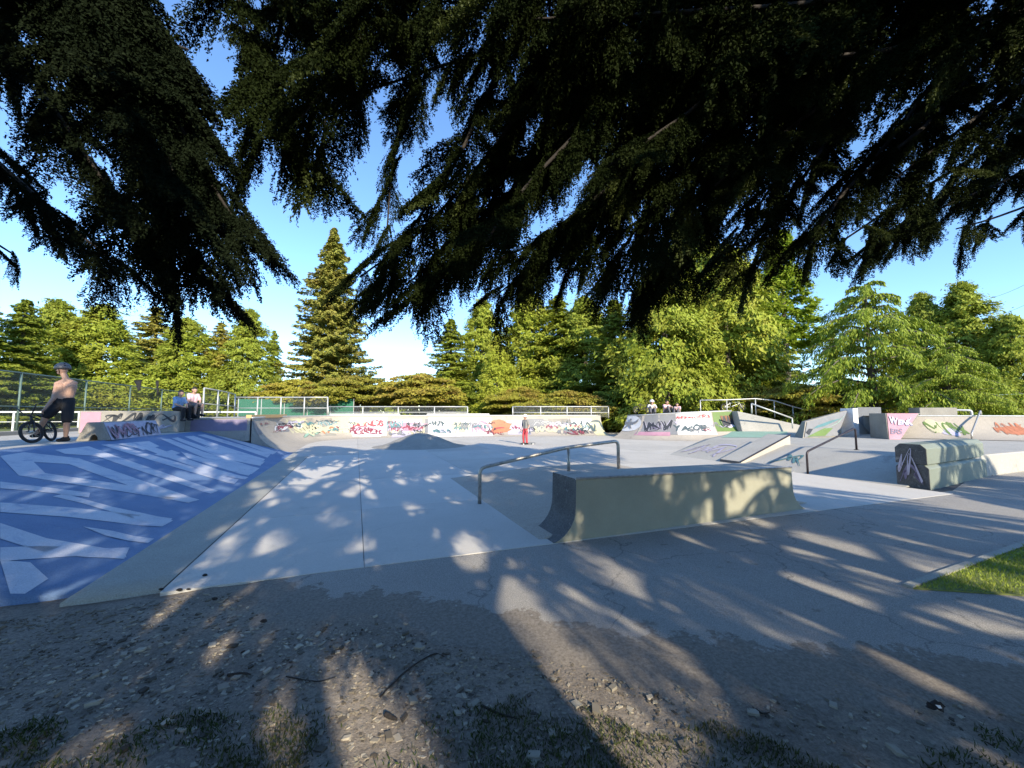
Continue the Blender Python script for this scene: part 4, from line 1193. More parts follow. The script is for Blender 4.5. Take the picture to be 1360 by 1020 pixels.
def proto(kind):
    if kind in PROTO: return PROTO[kind]
    m = MB()
    if kind == 'thuja_a': cr = crown_thuja(1, 12, 3.2, 'leaf_thuja', 520, 150); tree_trunk(m, 11, .32, .05, seed=1)
    if kind == 'thuja_b': cr = crown_thuja(2, 12, 3.0, 'leaf_hemlock', 480, 150, .11, .08, .7); tree_trunk(m, 11, .30, .05, seed=2)
    if kind == 'thuja_c': cr = crown_thuja(3, 12, 3.6, 'leaf_thuja', 420, 190, .125, .03, .9, .5); tree_trunk(m, 11, .34, .05, seed=3)
    if kind == 'spruce': cr = crown_spruce(4, 22, 5.3, 'leaf_spruce', 50, 12, 300, .16, .16, .80); tree_trunk(m, 21.5, .45, .05, seed=4)
    if kind == 'hemlock': cr = crown_spruce(5, 14, 3.6, 'leaf_hemlock', 36, 10, 260, .12, .26, .62, .03, .45); tree_trunk(m, 13.7, .30, .04, seed=5)
    if kind == 'fir': cr = crown_spruce(6, 14, 3.0, 'leaf_spruce', 34, 10, 240, .125, .14, .60, .05, .5); tree_trunk(m, 13.7, .26, .04, seed=6)
    if kind == 'lime': cr = crown_thuja(7, 16, 2.4, 'leaf_lime', 260, 150, .12, .40, .3, .55); tree_trunk(m, 14, .26, .05, seed=7)
    if kind == 'deodar':
        cr, limbs = crown_deodar(8, 9.5, 5.6, 'leaf_deodar'); tree_trunk(m, 9.3, .30, .03, seed=8)
        for l in limbs: m.tube(l, [.07, .06, .045, .03, .012], 5)
    if kind == 'layered':
        cr = crown_layered(9, 4.2, 2.6, 3.9, 'leaf_cherry', 95, 420, .085)
        for k in range(5):
            a = k * 1.26
            m.tube([(.2 * math.cos(a), .2 * math.sin(a), -.2), (.7 * math.cos(a), .6 * math.sin(a), 1.2), (2.3 * math.cos(a), 1.4 * math.sin(a), 2.2), (3.2 * math.cos(a), 2 * math.sin(a), 2.7)], [.14, .11, .07, .03], 6)
    if kind == 'bush': cr = crown_thuja(10, 3.2, 2.2, 'leaf_hemlock', 130, 150, .085, .05, .2, .35); tree_trunk(m, 2.4, .1, .03, seed=10)
    PROTO[kind] = (cr, m.mesh('trunk', 'grey_bark'))
    return PROTO[kind]
def plant(kind, name, px, Y, height, label, group, base_h, wide=1.0, rz=0.0, cat='tree'):
    cr, tr = proto(kind)
    p = at(px, 540, Y); z = ground_z(p.x, Y) - .05
    rt = root(name, (p.x, Y, z), rz, label, cat, group)
    s_ = height / base_h
    rt.scale = (s_ * wide, s_ * wide, s_)
    for nm, me in (('trunk', tr), ('crown', cr)):
        o = bpy.data.objects.new(nm, me); COL.objects.link(o); o.parent = rt
    return rt
def top_h(py, Y): return at(680, py, Y).z - .5       # height for a tree whose tip shows at py
LT = 'conifers behind the left fence'
for k, (kind, px, Y, py, w_, lab) in enumerate([
    ('hemlock', -40, 24, 388, 1.35, 'dark branched conifer at the left edge behind the green fence'),
    ('hemlock', 22, 27, 398, 1.35, 'layered conifer with visible dark branches behind the cyclist'),
    ('thuja_b', 66, 33, 402, 1.35, 'pointed green conifer just right of the cyclist helmet'),
    ('thuja_a', 128, 34, 408, 1.5, 'broad yellow green conifer between the cyclist and the jacket on the fence'),
    ('fir', 200, 42, 408, 1.5, 'tall brownish conifer behind the hung black garments'),
    ('thuja_a', 243, 35, 425, 1.45, 'bright yellow green conifer behind the seated pair'),
    ('fir', 288, 37, 430, 1.4, 'greyish olive conifer above the corner fence'),
    ('thuja_b', 326, 36, 416, 1.15, 'slim green conifer left of the gap of sky'),
    ('hemlock', 360, 48, 440, .8, 'small faint conifer at the edge of the sky gap'),
    ('thuja_c', -130, 30, 380, 1.2, 'broad conifer beyond the left edge of the photo')]):
    bh = dict(hemlock=14, thuja_a=12, thuja_b=12, thuja_c=12, fir=14)[kind]
    plant(kind, 'conifer_tree', px, Y, top_h(py, Y), lab, LT, bh, w_, k * 1.3)
plant('spruce', 'spruce_tree', 436, 46, top_h(306, 46), 'tallest spruce standing alone against the blue sky', None, 22, 1.15, .4)
MT = 'conifers behind the far wall'
for k, (kind, px, Y, py, w_, lab) in enumerate([
    ('hemlock', 598, 40, 428, 1.45, 'dark conifer just right of the sky gap in the middle'),
    ('thuja_b', 640, 44, 405, 1.2, 'olive conifer behind the skater, taller than its bright neighbour'),
    ('thuja_a', 660, 37, 452, 1.0, 'narrow bright green conifer behind the low fence'),
    ('thuja_a', 702, 46, 392, 1.25, 'olive conifer with pale trunk left of the far middle'),
    ('hemlock', 742, 45, 396, 1.7, 'broad olive conifer in the middle of the tree row'),
    ('thuja_b', 778, 43, 402, 1.5, 'olive green conifer above the flat topped shrub'),
    ('hemlock', 818, 36, 395, 1.5, 'feathery green conifer left of the big drooping cedar'),
    ('thuja_c', 885, 30, 345, 1.1, 'large bright drooping cedar over the bowl wall'),
    ('thuja_c', 968, 31, 330, 1.0, 'second large bright cedar beside the tall lime green tree'),
    ('thuja_b', 925, 38, 300, 1.3, 'tall cedar behind the bright drooping cedars'),
    ('hemlock', 1010, 42, 355, 1.3, 'dim conifer behind the lime green tree')]):
    bh = dict(hemlock=14, thuja_a=12, thuja_b=12, thuja_c=12, fir=14)[kind]
    plant(kind, 'conifer_tree', px, Y, top_h(py, Y), lab, MT, bh, w_, k * 1.7 + .5)
plant('lime', 'deciduous_tree', 1048, 36, top_h(308, 36), 'tall lime green tree with bare trunk right of the cedars', None, 16, 1.2, .8)
plant('lime', 'deciduous_tree', 1012, 44, top_h(372, 44), 'slender bare trunked tree behind the tall lime green tree', None, 16, .9, 2.0)
plant('deodar', 'deodar_cedar', 1160, 23, top_h(372, 23), 'arching cedar with drooping pale green boughs over the platform', None, 9.5, 1.0, .35)
plant('deodar', 'deodar_cedar', 1262, 20, top_h(452, 20), 'smaller arching cedar with long feathery boughs at the right', None, 9.5, 1.15, 2.2)
for k, (kind, px, Y, py, w_, lab) in enumerate([
    ('thuja_b', 1235, 31, 392, 1.0, 'olive conifer right of the arching cedar'),
    ('thuja_b', 1290, 29, 378, 1.15, 'dark pointed conifer at the right of the tree row'),
    ('thuja_c', 1350, 26, 420, 1.0, 'rounded conifer at the right edge of the photo'),
    ('hemlock', 1420, 25, 400, 1.2, 'conifer just beyond the right edge of the photo'),
    ('hemlock', 1110, 38, 440, 1.0, 'dim conifer behind the arching cedar')]):
    bh = dict(hemlock=14, thuja_b=12, thuja_c=12)[kind]
    plant(kind, 'conifer_tree', px, Y, top_h(py, Y), lab, 'conifers at the right', bh, w_, k * 1.1 + .2)
FL = 'flat topped layered shrubs along the far side'
for k, (px, Y, py, w_, lab) in enumerate([
    (402, 33, 505, 1.0, 'flat topped layered shrub right of the green court screen'),
    (478, 33.5, 501, 1.15, 'flat topped layered shrub under the tall spruce'),
    (560, 33, 498, 1.25, 'widest flat topped layered shrub left of the middle'),
    (742, 33, 508, 1.25, 'flat topped layered shrub behind the skater in red trousers'),
    (690, 35, 515, .9, 'small flat topped shrub behind the low fence'),
    (1060, 27, 503, 1.3, 'layered shrub above the roll-in slope'),
    (1000, 29, 505, 1.1, 'layered shrub beside the bowl wall deck'),
    (1130, 26, 512, 1.1, 'layered shrub under the arching cedar')]):
    plant('layered', 'layered_shrub', px, Y, top_h(py, Y), lab, FL, 3.9, w_, k * .9, 'shrub')
UB = 'dark bushes behind the fences'
for k, (px, Y, py, lab) in enumerate([(640, 38, 520, 'dark bush behind the gap between the low fences'), (830, 33, 505, 'dark bush left of the group with bikes'), (870, 34, 500, 'dark bush behind the group with bikes'),
                                 (940, 33, 505, 'dark bush under the bright cedars'), (1200, 27, 500, 'dark bush right of the arching cedar trunk'), (1300, 25, 500, 'dark bush behind the wire fence line'),
                                 (1350, 24, 505, 'dark bush at the right edge'), (150, 36, 505, 'dark bush behind the jacket on the fence'), (60, 32, 515, 'bush behind the cyclist'), (300, 40, 510, 'bush behind the corner fence'), (800, 34, 520, 'low bush beside the far fence')]):
    plant('bush', 'bush', px, Y, max(1.5, top_h(py, Y)), lab, UB, 3.2, 1.2, k * .7, 'bush')
G = gen(77)
n = 16000
xx = G.random(n) * 150 - 75
hh = 3.2 + 1.0 * np.sin(xx * .35) + .8 * np.sin(xx * .9 + 2) + .5 * np.sin(xx * 2.3)
C_ = np.stack([xx, 60 + G.random(n) * 5, .4 + hh * np.sqrt(G.random(n))], 1)
d_ = unit(G.normal(size=(n, 3)) + np.array([0, -.4, -.3])); w_ = unit(np.cross(d_, np.array([0, -1.0, .4]) + G.normal(size=(n, 3)) * .4))
tag(link('distant_woods', cards('distant_woods', C_, d_ * .38, w_ * .2, 'leaf_hemlock')), 'low distant woods closing the view behind the shrubs', kind='stuff')

# ------------------------------------------------------------------ overhanging trees
def spray_mesh(seed, mat, leaf=.027, nodes=26, side=14, spread=.50, fall=.85):
    """a drooping twig spray about one metre long, hanging from its origin along +x and down"""
    G = gen(seed); Cs, As, Bs = [], [], []
    for i in range(nodes):
        t = (i + .5) / nodes
        p = np.array([.55 * t, 0, -fall * t ** 1.25]); tan = unit(np.array([.55, 0, -fall * 1.25 * t ** .25]))
        for sg in (-1, 1):
            Ls = spread * (1 - .72 * t) * (.6 + .7 * G.random()) + .06
            dirn = unit(np.array([.35 + .3 * G.random(), sg * (.6 + .4 * G.random()), -.35 - .5 * G.random()]) + tan * .5)
            n = int(side * (Ls / spread) * 5) + 6
            s = G.random(n)
            c = p + dirn * (s * Ls)[:, None] + np.array([0, 0, -1]) * (s ** 2 * Ls * .55)[:, None] + G.normal(size=(n, 3)) * .014
            d = unit(dirn + G.normal(size=(n, 3)) * .75)
            wv = unit(np.cross(d, G.normal(size=(n, 3))))
            L = leaf * (.45 + .6 * G.random((n, 1)))
            Cs.append(c); As.append(d * L); Bs.append(wv * L * .48)
    return cards('foliage_spray', np.concatenate(Cs), np.concatenate(As), np.concatenate(Bs), mat)
leaf_mat('leaf_glint', (0.030, 0.045, 0.010), (0.065, 0.085, 0.022), (0.045, 0.06, 0.014), 0.3, 0.6, 0.15)  # lighter leaf colour imitates sunlit flecks among the dark sprays
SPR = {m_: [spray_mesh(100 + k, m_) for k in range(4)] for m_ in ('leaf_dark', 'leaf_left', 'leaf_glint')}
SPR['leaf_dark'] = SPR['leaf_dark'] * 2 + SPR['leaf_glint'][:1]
def hang(parent, bm_, p, az, s_, rr, meshes, tilt=0.25):
    o = bpy.data.objects.new('foliage_spray', rr.choice(meshes)); COL.objects.link(o)
    o.parent = parent; o.matrix_parent_inverse = bm_
    o.location = p; o.rotation_euler = (rr.uniform(-tilt, tilt), rr.uniform(-.35, .35), az); o.scale = (s_ * rr.uniform(.85, 1.2), s_ * rr.uniform(.85, 1.2), s_ * rr.uniform(.85, 1.25))
    return o
def in_view(p, sc_):
    for dx in (-.6, 0, .6):
        for dy in (-.6, 0, .6):
            for dzz in (0, -.5, -1.1):
                q = Vector((p.x + dx * sc_, p.y + dy * sc_, p.z + dzz * sc_)); r_ = pix(q)
                if q.y > .1 and r_ is not None and -60 < r_[0] < 1420 and r_[1] > -60: return True
    return False
# unseen crown sprays are left out so the sun lands on these chosen spots
GAPS = [(on(300, 835), .30), (on(540, 872), .26), (on(930, 735), .50), (on(1010, 700), .45), (on(820, 885), .30), (on(1300, 765), 1.0),
        (on(1240, 805), .35), (W(7.4, .45), .70), (W(8.5, .5), .45), (on(650, 640), .35), (on(440, 650), .15), (on(1080, 860), .25), (on(480, 700), .12), (on(650, 770), .2), (on(1150, 660), .3), (on(700, 720), .3)]
def sunny(p, sc_):
    z = p.z - .4 * sc_; k = z / math.tan(R(SUN_EL))
    x, y = p.x - SUN_TO.x * k, p.y - SUN_TO.y * k
    return any((x - g_.x) ** 2 + (y - g_.y) ** 2 < (r_ + .22) ** 2 for g_, r_ in GAPS)
def big_tree(name, label, pos, height, boughs, mat, seed, crown_limbs, crown_r, zlo, bough_r=.05, spray_gap=.17):
    rr = random.Random(seed)
    rt = root(name, (pos[0], pos[1], 0), 0, label, 'tree')
    inv = Matrix.Identity(4)                                # boughs already stand in world space
    m = MB(); k = 10
    m.tube([(pos[0] + rr.uniform(-.08, .08), pos[1] + rr.uniform(-.08, .08), -.3 + (height + .3) * i / k) for i in range(k + 1)], [.46 * (1.3 if i == 0 else 1) * (1 - i / k) + .05 for i in range(k + 1)], 12)
    m.build('trunk', 'bark', rt, smooth=True)
    for pts, sc_, r_, gap in boughs:                         # boughs reaching over the camera
        start = Vector((pos[0], pos[1], max(3.2, pts[0].z + .4)))
        full = [start, start.lerp(pts[0], .55) + Vector((0, 0, .25))] + pts
        cv = bez(full, 26)
        L = sum((b_ - a_).length for a_, b_ in zip(cv, cv[1:]))
        m = MB(); m.tube(cv, [.62 * r_ * (1 - .85 * i / 26) + .006 for i in range(27)], 7)
        b = m.build('bough', 'bark', rt, smooth=True)
        dist = 0.0; nxt = 0.0; side = 1
        for i in range(len(cv) - 1):
            a_, c_ = cv[i], cv[i + 1]; sl_ = (c_ - a_).length
            while nxt < dist + sl_:
                p = a_.lerp(c_, (nxt - dist) / sl_); q = pix(p)
                t = nxt / L
                if p.y > 2.2 and (t > .22):
                    dr = c_ - a_; az = math.atan2(dr.y, dr.x)
                    side = -side
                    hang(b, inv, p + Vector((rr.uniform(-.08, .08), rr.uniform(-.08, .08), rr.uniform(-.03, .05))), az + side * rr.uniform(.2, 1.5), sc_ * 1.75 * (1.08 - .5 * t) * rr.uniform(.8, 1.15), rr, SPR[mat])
                nxt += gap * 1.4 * rr.uniform(.7, 1.3)
            dist += sl_
    # the crown above and behind
    cz = MB(); made = 0
    crown = None
    for l in range(crown_limbs):
        t = (l + .5) / crown_limbs; z = zlo + (height - zlo - .4) * t; a = l * 2.399 + rr.uniform(-.3, .3)
        Lb = crown_r * (1 - t) ** .75 * rr.uniform(.75, 1.1) + .5
        p0 = Vector((pos[0], pos[1], z)); d_ = Vector((math.cos(a), math.sin(a), 0))
        pts = [p0, p0 + d_ * Lb * .5 + Vector((0, 0, .12 * Lb)), p0 + d_ * Lb + Vector((0, 0, -.12 * Lb))]
        cv = bez(pts, 10)
        if any((pix(p) is not None and pix(p)[1] > -120 and -200 < pix(p)[0] < 1560) for p in cv if p.y > .3): continue
        m = MB(); m.tube(cv, [.07 * (1 - .85 * i / 10) + .008 for i in range(11)], 6)
        b = m.build('bough', 'bark', rt, smooth=True)
        n = max(3, int(Lb / .42))
        for i in range(n):
            p = cv[min(10, 3 + int(7 * (i + .5) / n))]
            sc_ = rr.uniform(.65, 1.3)
            if in_view(p, sc_) or sunny(p, sc_): continue
            o = hang(b, inv, p, a + rr.uniform(-1.0, 1.0), sc_, rr, SPR[mat])
    return rt
def B(Y, *pts): return [at(px, py - 14, Y + dy) for (px, py, dy) in pts]
right_boughs = [
    (B(3.6, (330, -60, 0), (345, 110, .1), (395, 235, .2)), .62, .03, .12),
    (B(4.2, (420, -80, 0), (440, 90, 0), (425, 225, .1)), .66, .03, .11),
    (B(3.4, (500, -80, 0), (480, 60, 0), (400, 170, 0)), .60, .03, .12),
    (B(3.8, (590, -60, 0), (550, 110, 0), (522, 230, .1), (514, 320, .1)), .40, .025, .13),
    (B(3.9, (720, -60, 0), (655, 70, 0), (575, 105, 0), (470, 140, 0)), .55, .05, .13),
    (B(4.3, (790, -40, 0), (690, 160, 0), (570, 310, .1), (478, 382, .2)), .55, .05, .11),
    (B(4.8, (830, 0, 0), (720, 220, 0), (610, 330, 0), (540, 392, 0)), .62, .05, .11),
    (B(3.6, (930, -40, 0), (820, 130, 0), (700, 260, 0), (645, 335, 0)), .52, .05, .12),
    (B(5.0, (900, 60, 0), (820, 250, 0), (740, 320, 0), (655, 362, 0)), .58, .05, .11),
    (B(4.4, (980, 0, 0), (880, 200, 0), (800, 330, 0), (760, 372, 0)), .55, .05, .11),
    (B(5.2, (1040, 40, 0), (930, 250, 0), (870, 360, 0), (840, 395, 0)), .60, .05, .11),
    (B(3.5, (1060, -40, 0), (960, 120, 0), (860, 200, 0), (780, 250, 0)), .50, .04, .12),
    (B(4.6, (1120, 40, 0), (1030, 190, 0), (960, 280, 0), (905, 370, 0)), .58, .06, .11),
    (B(5.4, (1180, 80, 0), (1080, 230, 0), (1030, 310, 0), (1005, 372, 0)), .58, .06, .12),
    (B(3.9, (1250, 20, 0), (1130, 120, 0), (1030, 200, 0), (950, 260, 0)), .48, .07, .13),
    (B(4.6, (1340, 60, 0), (1230, 180, 0), (1130, 260, 0), (1075, 340, 0)), .50, .07, .13),
    (B(5.0, (1420, 110, 0), (1310, 210, 0), (1200, 280, 0), (1110, 340, 0)), .50, .06, .13),
    (B(5.4, (1460, 160, 0), (1360, 240, 0), (1250, 290, 0), (1150, 335, 0)), .48, .05, .13),
    (B(5.0, (1480, 210, 0), (1400, 270, 0), (1330, 300, 0), (1270, 318, 0)), .42, .04, .13),
    (B(3.3, (1300, -60, 0), (1120, 10, 0), (900, 30, 0), (700, 40, 0)), .62, .06, .12),
    (B(3.0, (900, -80, 0), (720, -10, 0), (560, -10, 0), (430, 10, 0)), .55, .05, .13),
    (B(3.4, (1440, -20, 0), (1300, 40, 0), (1180, 80, 0), (1060, 90, 0)), .55, .07, .13),
    (B(4.9, (860, -20, 0), (760, 170, 0), (660, 290, 0), (600, 372, 0)), .62, .05, .12),
    (B(4.6, (740, 60, 0), (670, 230, 0), (610, 340, 0), (560, 408, 0)), .58, .04, .11),
    (B(4.2, (700, 40, 0), (610, 220, 0), (545, 320, 0), (500, 395, 0)), .52, .04, .11),
    (B(5.2, (900, 80, 0), (800, 280, 0), (720, 360, 0), (660, 405, 0)), .56, .04, .11),
    (B(5.4, (1000, 120, 0), (920, 300, 0), (880, 380, 0), (865, 415, 0)), .56, .04, .11),
    (B(4.2, (960, 40, 0), (850, 220, 0), (760, 300, 0), (700, 350, 0)), .60, .05, .12),
    (B(5.3, (980, 60, 0), (900, 230, 0), (830, 340, 0), (800, 385, 0)), .64, .05, .12),
    (B(4.0, (1080, 20, 0), (990, 160, 0), (900, 270, 0), (850, 340, 0)), .60, .05, .12),
    (B(5.6, (1130, 60, 0), (1050, 220, 0), (980, 330, 0), (960, 380, 0)), .62, .05, .12),
    (B(5.0, (1290, 60, 0), (1190, 190, 0), (1110, 280, 0), (1060, 345, 0)), .58, .05, .12),
    (B(5.8, (1400, 150, 0), (1300, 240, 0), (1210, 300, 0), (1160, 350, 0)), .54, .05, .12),
    (B(4.4, (1450, 60, 0), (1350, 130, 0), (1270, 190, 0), (1190, 250, 0)), .52, .06, .12),
    (B(4.6, (1000, -60, 0), (900, 60, 0), (800, 150, 0), (720, 210, 0)), .66, .05, .12),
    (B(3.7, (680, -60, 0), (600, 30, 0), (500, 60, 0), (400, 90, 0)), .60, .04, .12),
    (B(4.0, (400, -80, 0), (370, 60, 0), (350, 160, 0), (330, 230, 0)), .55, .03, .12),
]
left_boughs = [
    (B(3.4, (60, -120, 0), (190, 90, 0), (265, 230, .1), (330, 338, .2)), .55, .05, .075),
    (B(3.8, (20, -80, 0), (130, 120, 0), (210, 290, .1), (270, 385, .2)), .66, .06, .075),
    (B(4.2, (-60, -20, 0), (80, 170, 0), (160, 290, 0), (215, 370, .1)), .60, .05, .085),
    (B(4.6, (-120, 120, 0), (10, 240, 0), (100, 320, 0), (165, 372, 0)), .50, .05, .11),
    (B(3.2, (100, -140, 0), (150, 20, 0), (200, 130, 0), (235, 260, 0)), .62, .05, .075),
    (B(3.6, (-60, -120, 0), (50, -30, 0), (150, 40, 0), (250, 80, 0)), .60, .05, .085),
    (B(4.0, (120, -60, 0), (200, 60, 0), (240, 190, 0), (265, 330, 0)), .62, .05, .075),
    (B(4.4, (-160, 260, 0), (-60, 310, 0), (-10, 335, 0), (15, 350, 0)), .40, .04, .12),
]
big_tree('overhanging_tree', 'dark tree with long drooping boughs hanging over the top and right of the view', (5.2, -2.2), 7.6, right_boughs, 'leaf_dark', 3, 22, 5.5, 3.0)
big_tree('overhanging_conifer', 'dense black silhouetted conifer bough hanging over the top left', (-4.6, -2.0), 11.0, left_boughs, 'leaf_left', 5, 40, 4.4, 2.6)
for k, (x, y, h, lab) in enumerate([(0.8, -5.5, 8.2, 'tall conifer behind the viewpoint that shades the floor'), (11.0, -5.0, 8.0, 'conifer behind the viewpoint to the right'), (15.2, -1.0, 6.8, 'shorter unseen conifer added at the far right to shade the barrier'), (7.6, -3.8, 6.6, 'unseen young conifer added close behind the viewpoint to dapple the asphalt'), (2.7, -3.4, 7.6, 'unseen slender conifer added directly behind the viewpoint to shade the slabs'), (-10.2, -2.5, 7.5, 'conifer behind the viewpoint to the left')]):
    big_tree('shade_tree', lab, (x, y), h, [], 'leaf_dark', 20 + k, 20, 4.6, 2.4)  # the far right and young conifers are added, unseen, to cast shade

# ------------------------------------------------------------------ ground cover, chips, litter
G = gen(5)
def scatter_cards(name, n, region, ln, wd, mat, label, up=0.0, zf=None):
    P = []
    while len(P) < n:
        x, y = region()
        if x is None: continue
        P.append((x, y, (zf(x, y) if zf else dz(x, y) - .012)))
    C = np.array(P); n = len(C)
    a = G.random(n) * 6.283
    L = ln * (.5 + G.random((n, 1)))
    d = np.stack([np.cos(a), np.sin(a), np.abs(G.normal(size=n)) * .35], 1); d = unit(d)
    wv = unit(np.cross(d, np.array([0, 0, 1.0]) + G.normal(size=(n, 3)) * .3))
    C[:, 2] += .006
    o = link(name, cards(name, C, d * L, wv * L * wd, mat))
    return tag(o, label, kind='stuff')
def chips_mesh(n, region, zf, mat, name, label, smin=.003, smax=.015):
    m = MB()
    while n > 0:
        x, y = region()
        if x is None: continue
        n -= 1
        s_ = rnd.uniform(smin, smax) * (rnd.random() ** .7 + .2) * (2.1 if rnd.random() < .12 else 1); a = rnd.uniform(0, 3.14); w_ = s_ * rnd.uniform(.3, .8); h_ = s_ * rnd.uniform(.15, .45)
        z = zf(x, y); ca, sa = math.cos(a), math.sin(a); ti = rnd.uniform(-.3, .3)
        vs = []
        for sx_, sy_ in ((-1, -.7), (.6, -1), (1, .5), (-.5, 1)):
            vs.append((x + ca * sx_ * s_ - sa * sy_ * w_, y + sa * sx_ * s_ + ca * sy_ * w_, z - .002))
        tp = [(vx + rnd.uniform(-.1, .1) * s_, vy + rnd.uniform(-.1, .1) * s_, vz + h_ + ti * s_ * (1 if i < 2 else -1) * .3 + .003) for i, (vx, vy, vz) in enumerate(vs)]
        m.add(vs + tp, [(4, 5, 6, 7), (0, 1, 5, 4), (1, 2, 6, 5), (2, 3, 7, 6), (3, 0, 4, 7)])
    return tag(m.build(name, mat), label, kind='stuff')
def zg(x, y): return dz(x, y) - .012
def reg_left():
    x, y = rnd.uniform(-5.2, 0.9), rnd.uniform(1.3, 3.55)
    if x > -2.4 and y > near_edge(x) + .12 * abs(rnd.gauss(0, 1)): return None, None
    if y > 3.45 + (x + 3.1) * .40 and x > -4.2: return None, None
    if x > -.2 and rnd.random() < .6: return None, None
    return x, y
def reg_right():
    x, y = rnd.uniform(-0.5, 4.2), rnd.uniform(1.2, 2.7)
    if y > near_edge(x) + .15 * abs(rnd.gauss(0, 1)): return None, None
    return x, y
chips_mesh(13000, reg_left, zg, 'chip', 'wood_chips', 'brown and grey wood chips littering the dirt')
chips_mesh(1800, reg_right, zg, 'chip', 'bark_crumbs', 'small bark crumbs along the worn asphalt edge', .004, .018)
scatter_cards('fallen_leaves', 1500, lambda: (rnd.uniform(-4, 3.6), rnd.uniform(1.3, 2.75)), .013, .5, 'dry_leaf', 'pale fallen leaves scattered on the dirt')
def tufts(name, n, region, zf, hmin, hmax, mat, label):
    P = []
    while len(P) < n:
        x, y = region()
        if x is not None: P.append((x, y, zf(x, y)))
    C = np.array(P); n = len(C)
    d = unit(np.stack([G.normal(size=n) * .55, G.normal(size=n) * .55, np.ones(n)], 1))
    L = (hmin + (hmax - hmin) * G.random((n, 1))) / 2
    wv = unit(np.cross(d, G.normal(size=(n, 3))))
    C = C + d * L * .9
    return tag(link(name, cards(name, C, d * L, wv * (.0018 + .0022 * G.random((n, 1))), mat)), label, kind='stuff')
def patchy(x, y): return math.sin(2.1 * x + 1.3) * math.sin(3.3 * y + x) + .5 * math.sin(5.1 * x - 2 * y) + .4 * math.sin(9 * x + 8 * y)
def reg_grass():
    x, y = rnd.uniform(-3.6, 4.2), rnd.uniform(1.0, 2.35)
    lim = 2.12 if x < 0 else 2.12 - .05 * x
    if y > lim + .15 * patchy(x, y): return None, None
    if patchy(x * 1.6, y * 2.2) < rnd.uniform(-1.1, .6): return None, None
    if -.95 < x < -.2 and y > 1.2 and rnd.random() < .8: return None, None
    return x, y
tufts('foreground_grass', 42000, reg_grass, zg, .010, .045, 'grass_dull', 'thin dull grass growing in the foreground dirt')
GP = [Vector((3.62, 3.60, 0)), Vector((4.6, 3.44, 0)), Vector((9.5, 2.6, 0)), Vector((12, 4.2, 0)), Vector((12, 7.3, 0))]
m = MB(); m.prism([p + Vector((0, 0, -.02)) for p in GP], [p + Vector((0, 0, .022)) for p in GP])
tag(m.build('grass_verge', 'grass_field'), 'wedge of bright lawn beside the asphalt path', kind='structure')
def inpoly(x, y, P):
    c = False; n = len(P)
    for i in range(n):
        a_, b_ = P[i], P[i - 1]
        if (a_.y > y) != (b_.y > y) and x < (b_.x - a_.x) * (y - a_.y) / (b_.y - a_.y) + a_.x: c = not c
    return c
def reg_verge():
    x, y = rnd.uniform(3.5, 8.5), rnd.uniform(2.7, 6.3)
    return (x, y) if inpoly(x, y, GP) else (None, None)
tufts('verge_grass', 26000, reg_verge, lambda x, y: .02, .02, .06, 'grass_blade', 'bright mown grass on the lawn wedge')
m = MB()
ea, eb = GP[0], GP[-1]
nn = Vector((-(eb - ea).y, (eb - ea).x, 0)).normalized()
m.prism([ea + Vector((0, 0, -.02)), eb + Vector((0, 0, -.02)), eb + nn * .07 + Vector((0, 0, -.02)), ea + nn * .07 + Vector((0, 0, -.02))],
        [ea + Vector((0, 0, .035)), eb + Vector((0, 0, .035)), eb + nn * .07 + Vector((0, 0, .035)), ea + nn * .07 + Vector((0, 0, .035))])
tag(m.build('lawn_edging', 'olive_concrete'), 'thin pale edging between lawn wedge and asphalt', kind='structure')
ST = [([(505, 925), (540, 890), (575, 868), (590, 872)], .006, 'long curved twig lying across the sunlit dirt patch'),
      ([(302, 895), (322, 893), (333, 894)], .008, 'short stick in the wood chips'),
      ([(512, 947), (520, 952), (527, 955)], .013, 'thick dark stub of wood beside the sunlit dirt patch'),
      ([(380, 898), (420, 905), (446, 899)], .004, 'thin twig left of the sunlit dirt patch'),
      ([(640, 935), (660, 948), (690, 958)], .006, 'twig in the shaded grass'),
      ([(1004, 940), (1012, 946), (1022, 945)], .006, 'small twig at the asphalt edge')]
for pts, r_, lab in ST:
    ps = [on(px, py) for px, py in pts]
    ps = [Vector((p.x, p.y, zg(p.x, p.y) + r_ + .004)) for p in ps]
    tag(MB().tube(bez(ps, 8), [r_] * 4 + [r_ * .8] * 3 + [r_ * .5] * 2, 6).build('stick', 'bark', smooth=True), lab, 'stick', 'sticks on the ground')
# crumpled litter at lower right
p = on(1243, 943); m = MB(); rr = random.Random(4)
m.ball((p.x, p.y, .022), .03, 0, 10, 6, (1.5, .9, .7))
m.v = [(x + rr.uniform(-.009, .009), y + rr.uniform(-.009, .009), max(.006, z + rr.uniform(-.008, .008))) for x, y, z in m.v]
m.m = [0 if rr.random() < .85 else 1 for _ in m.f]
tag(m.build('litter', ['black_cloth', 'white_paint']), 'crumpled black and white litter at the asphalt edge', 'litter')
rk = random.Random(12)
for k, (px, py) in enumerate([(214, 786), (238, 787), (250, 786), (272, 767), (285, 799), (350, 829)]):
    p = on(px, py); m = MB(); m.ball((0, 0, 0), .018 * rk.uniform(.7, 1.2), 0, 7, 5, (1.3, .8, .6))
    m.v = [(p.x + x + rk.uniform(-.003, .003), p.y + y + rk.uniform(-.003, .003), .024 + z) for x, y, z in m.v]
    tag(m.build('pine_cone', 'bark'), ['small dark cone at the slab corner nearest the bank', 'small dark cone on the slab edge between two other cones', 'small dark cone on the slab edge, outer one of the row of three', 'lone small dark cone lying further up on the pale slab', 'small dark cone on the dirt just below the slab edge', 'small dark cone on the sunlit dirt farthest from the bank'][k], 'cone', 'cones on the concrete edge')

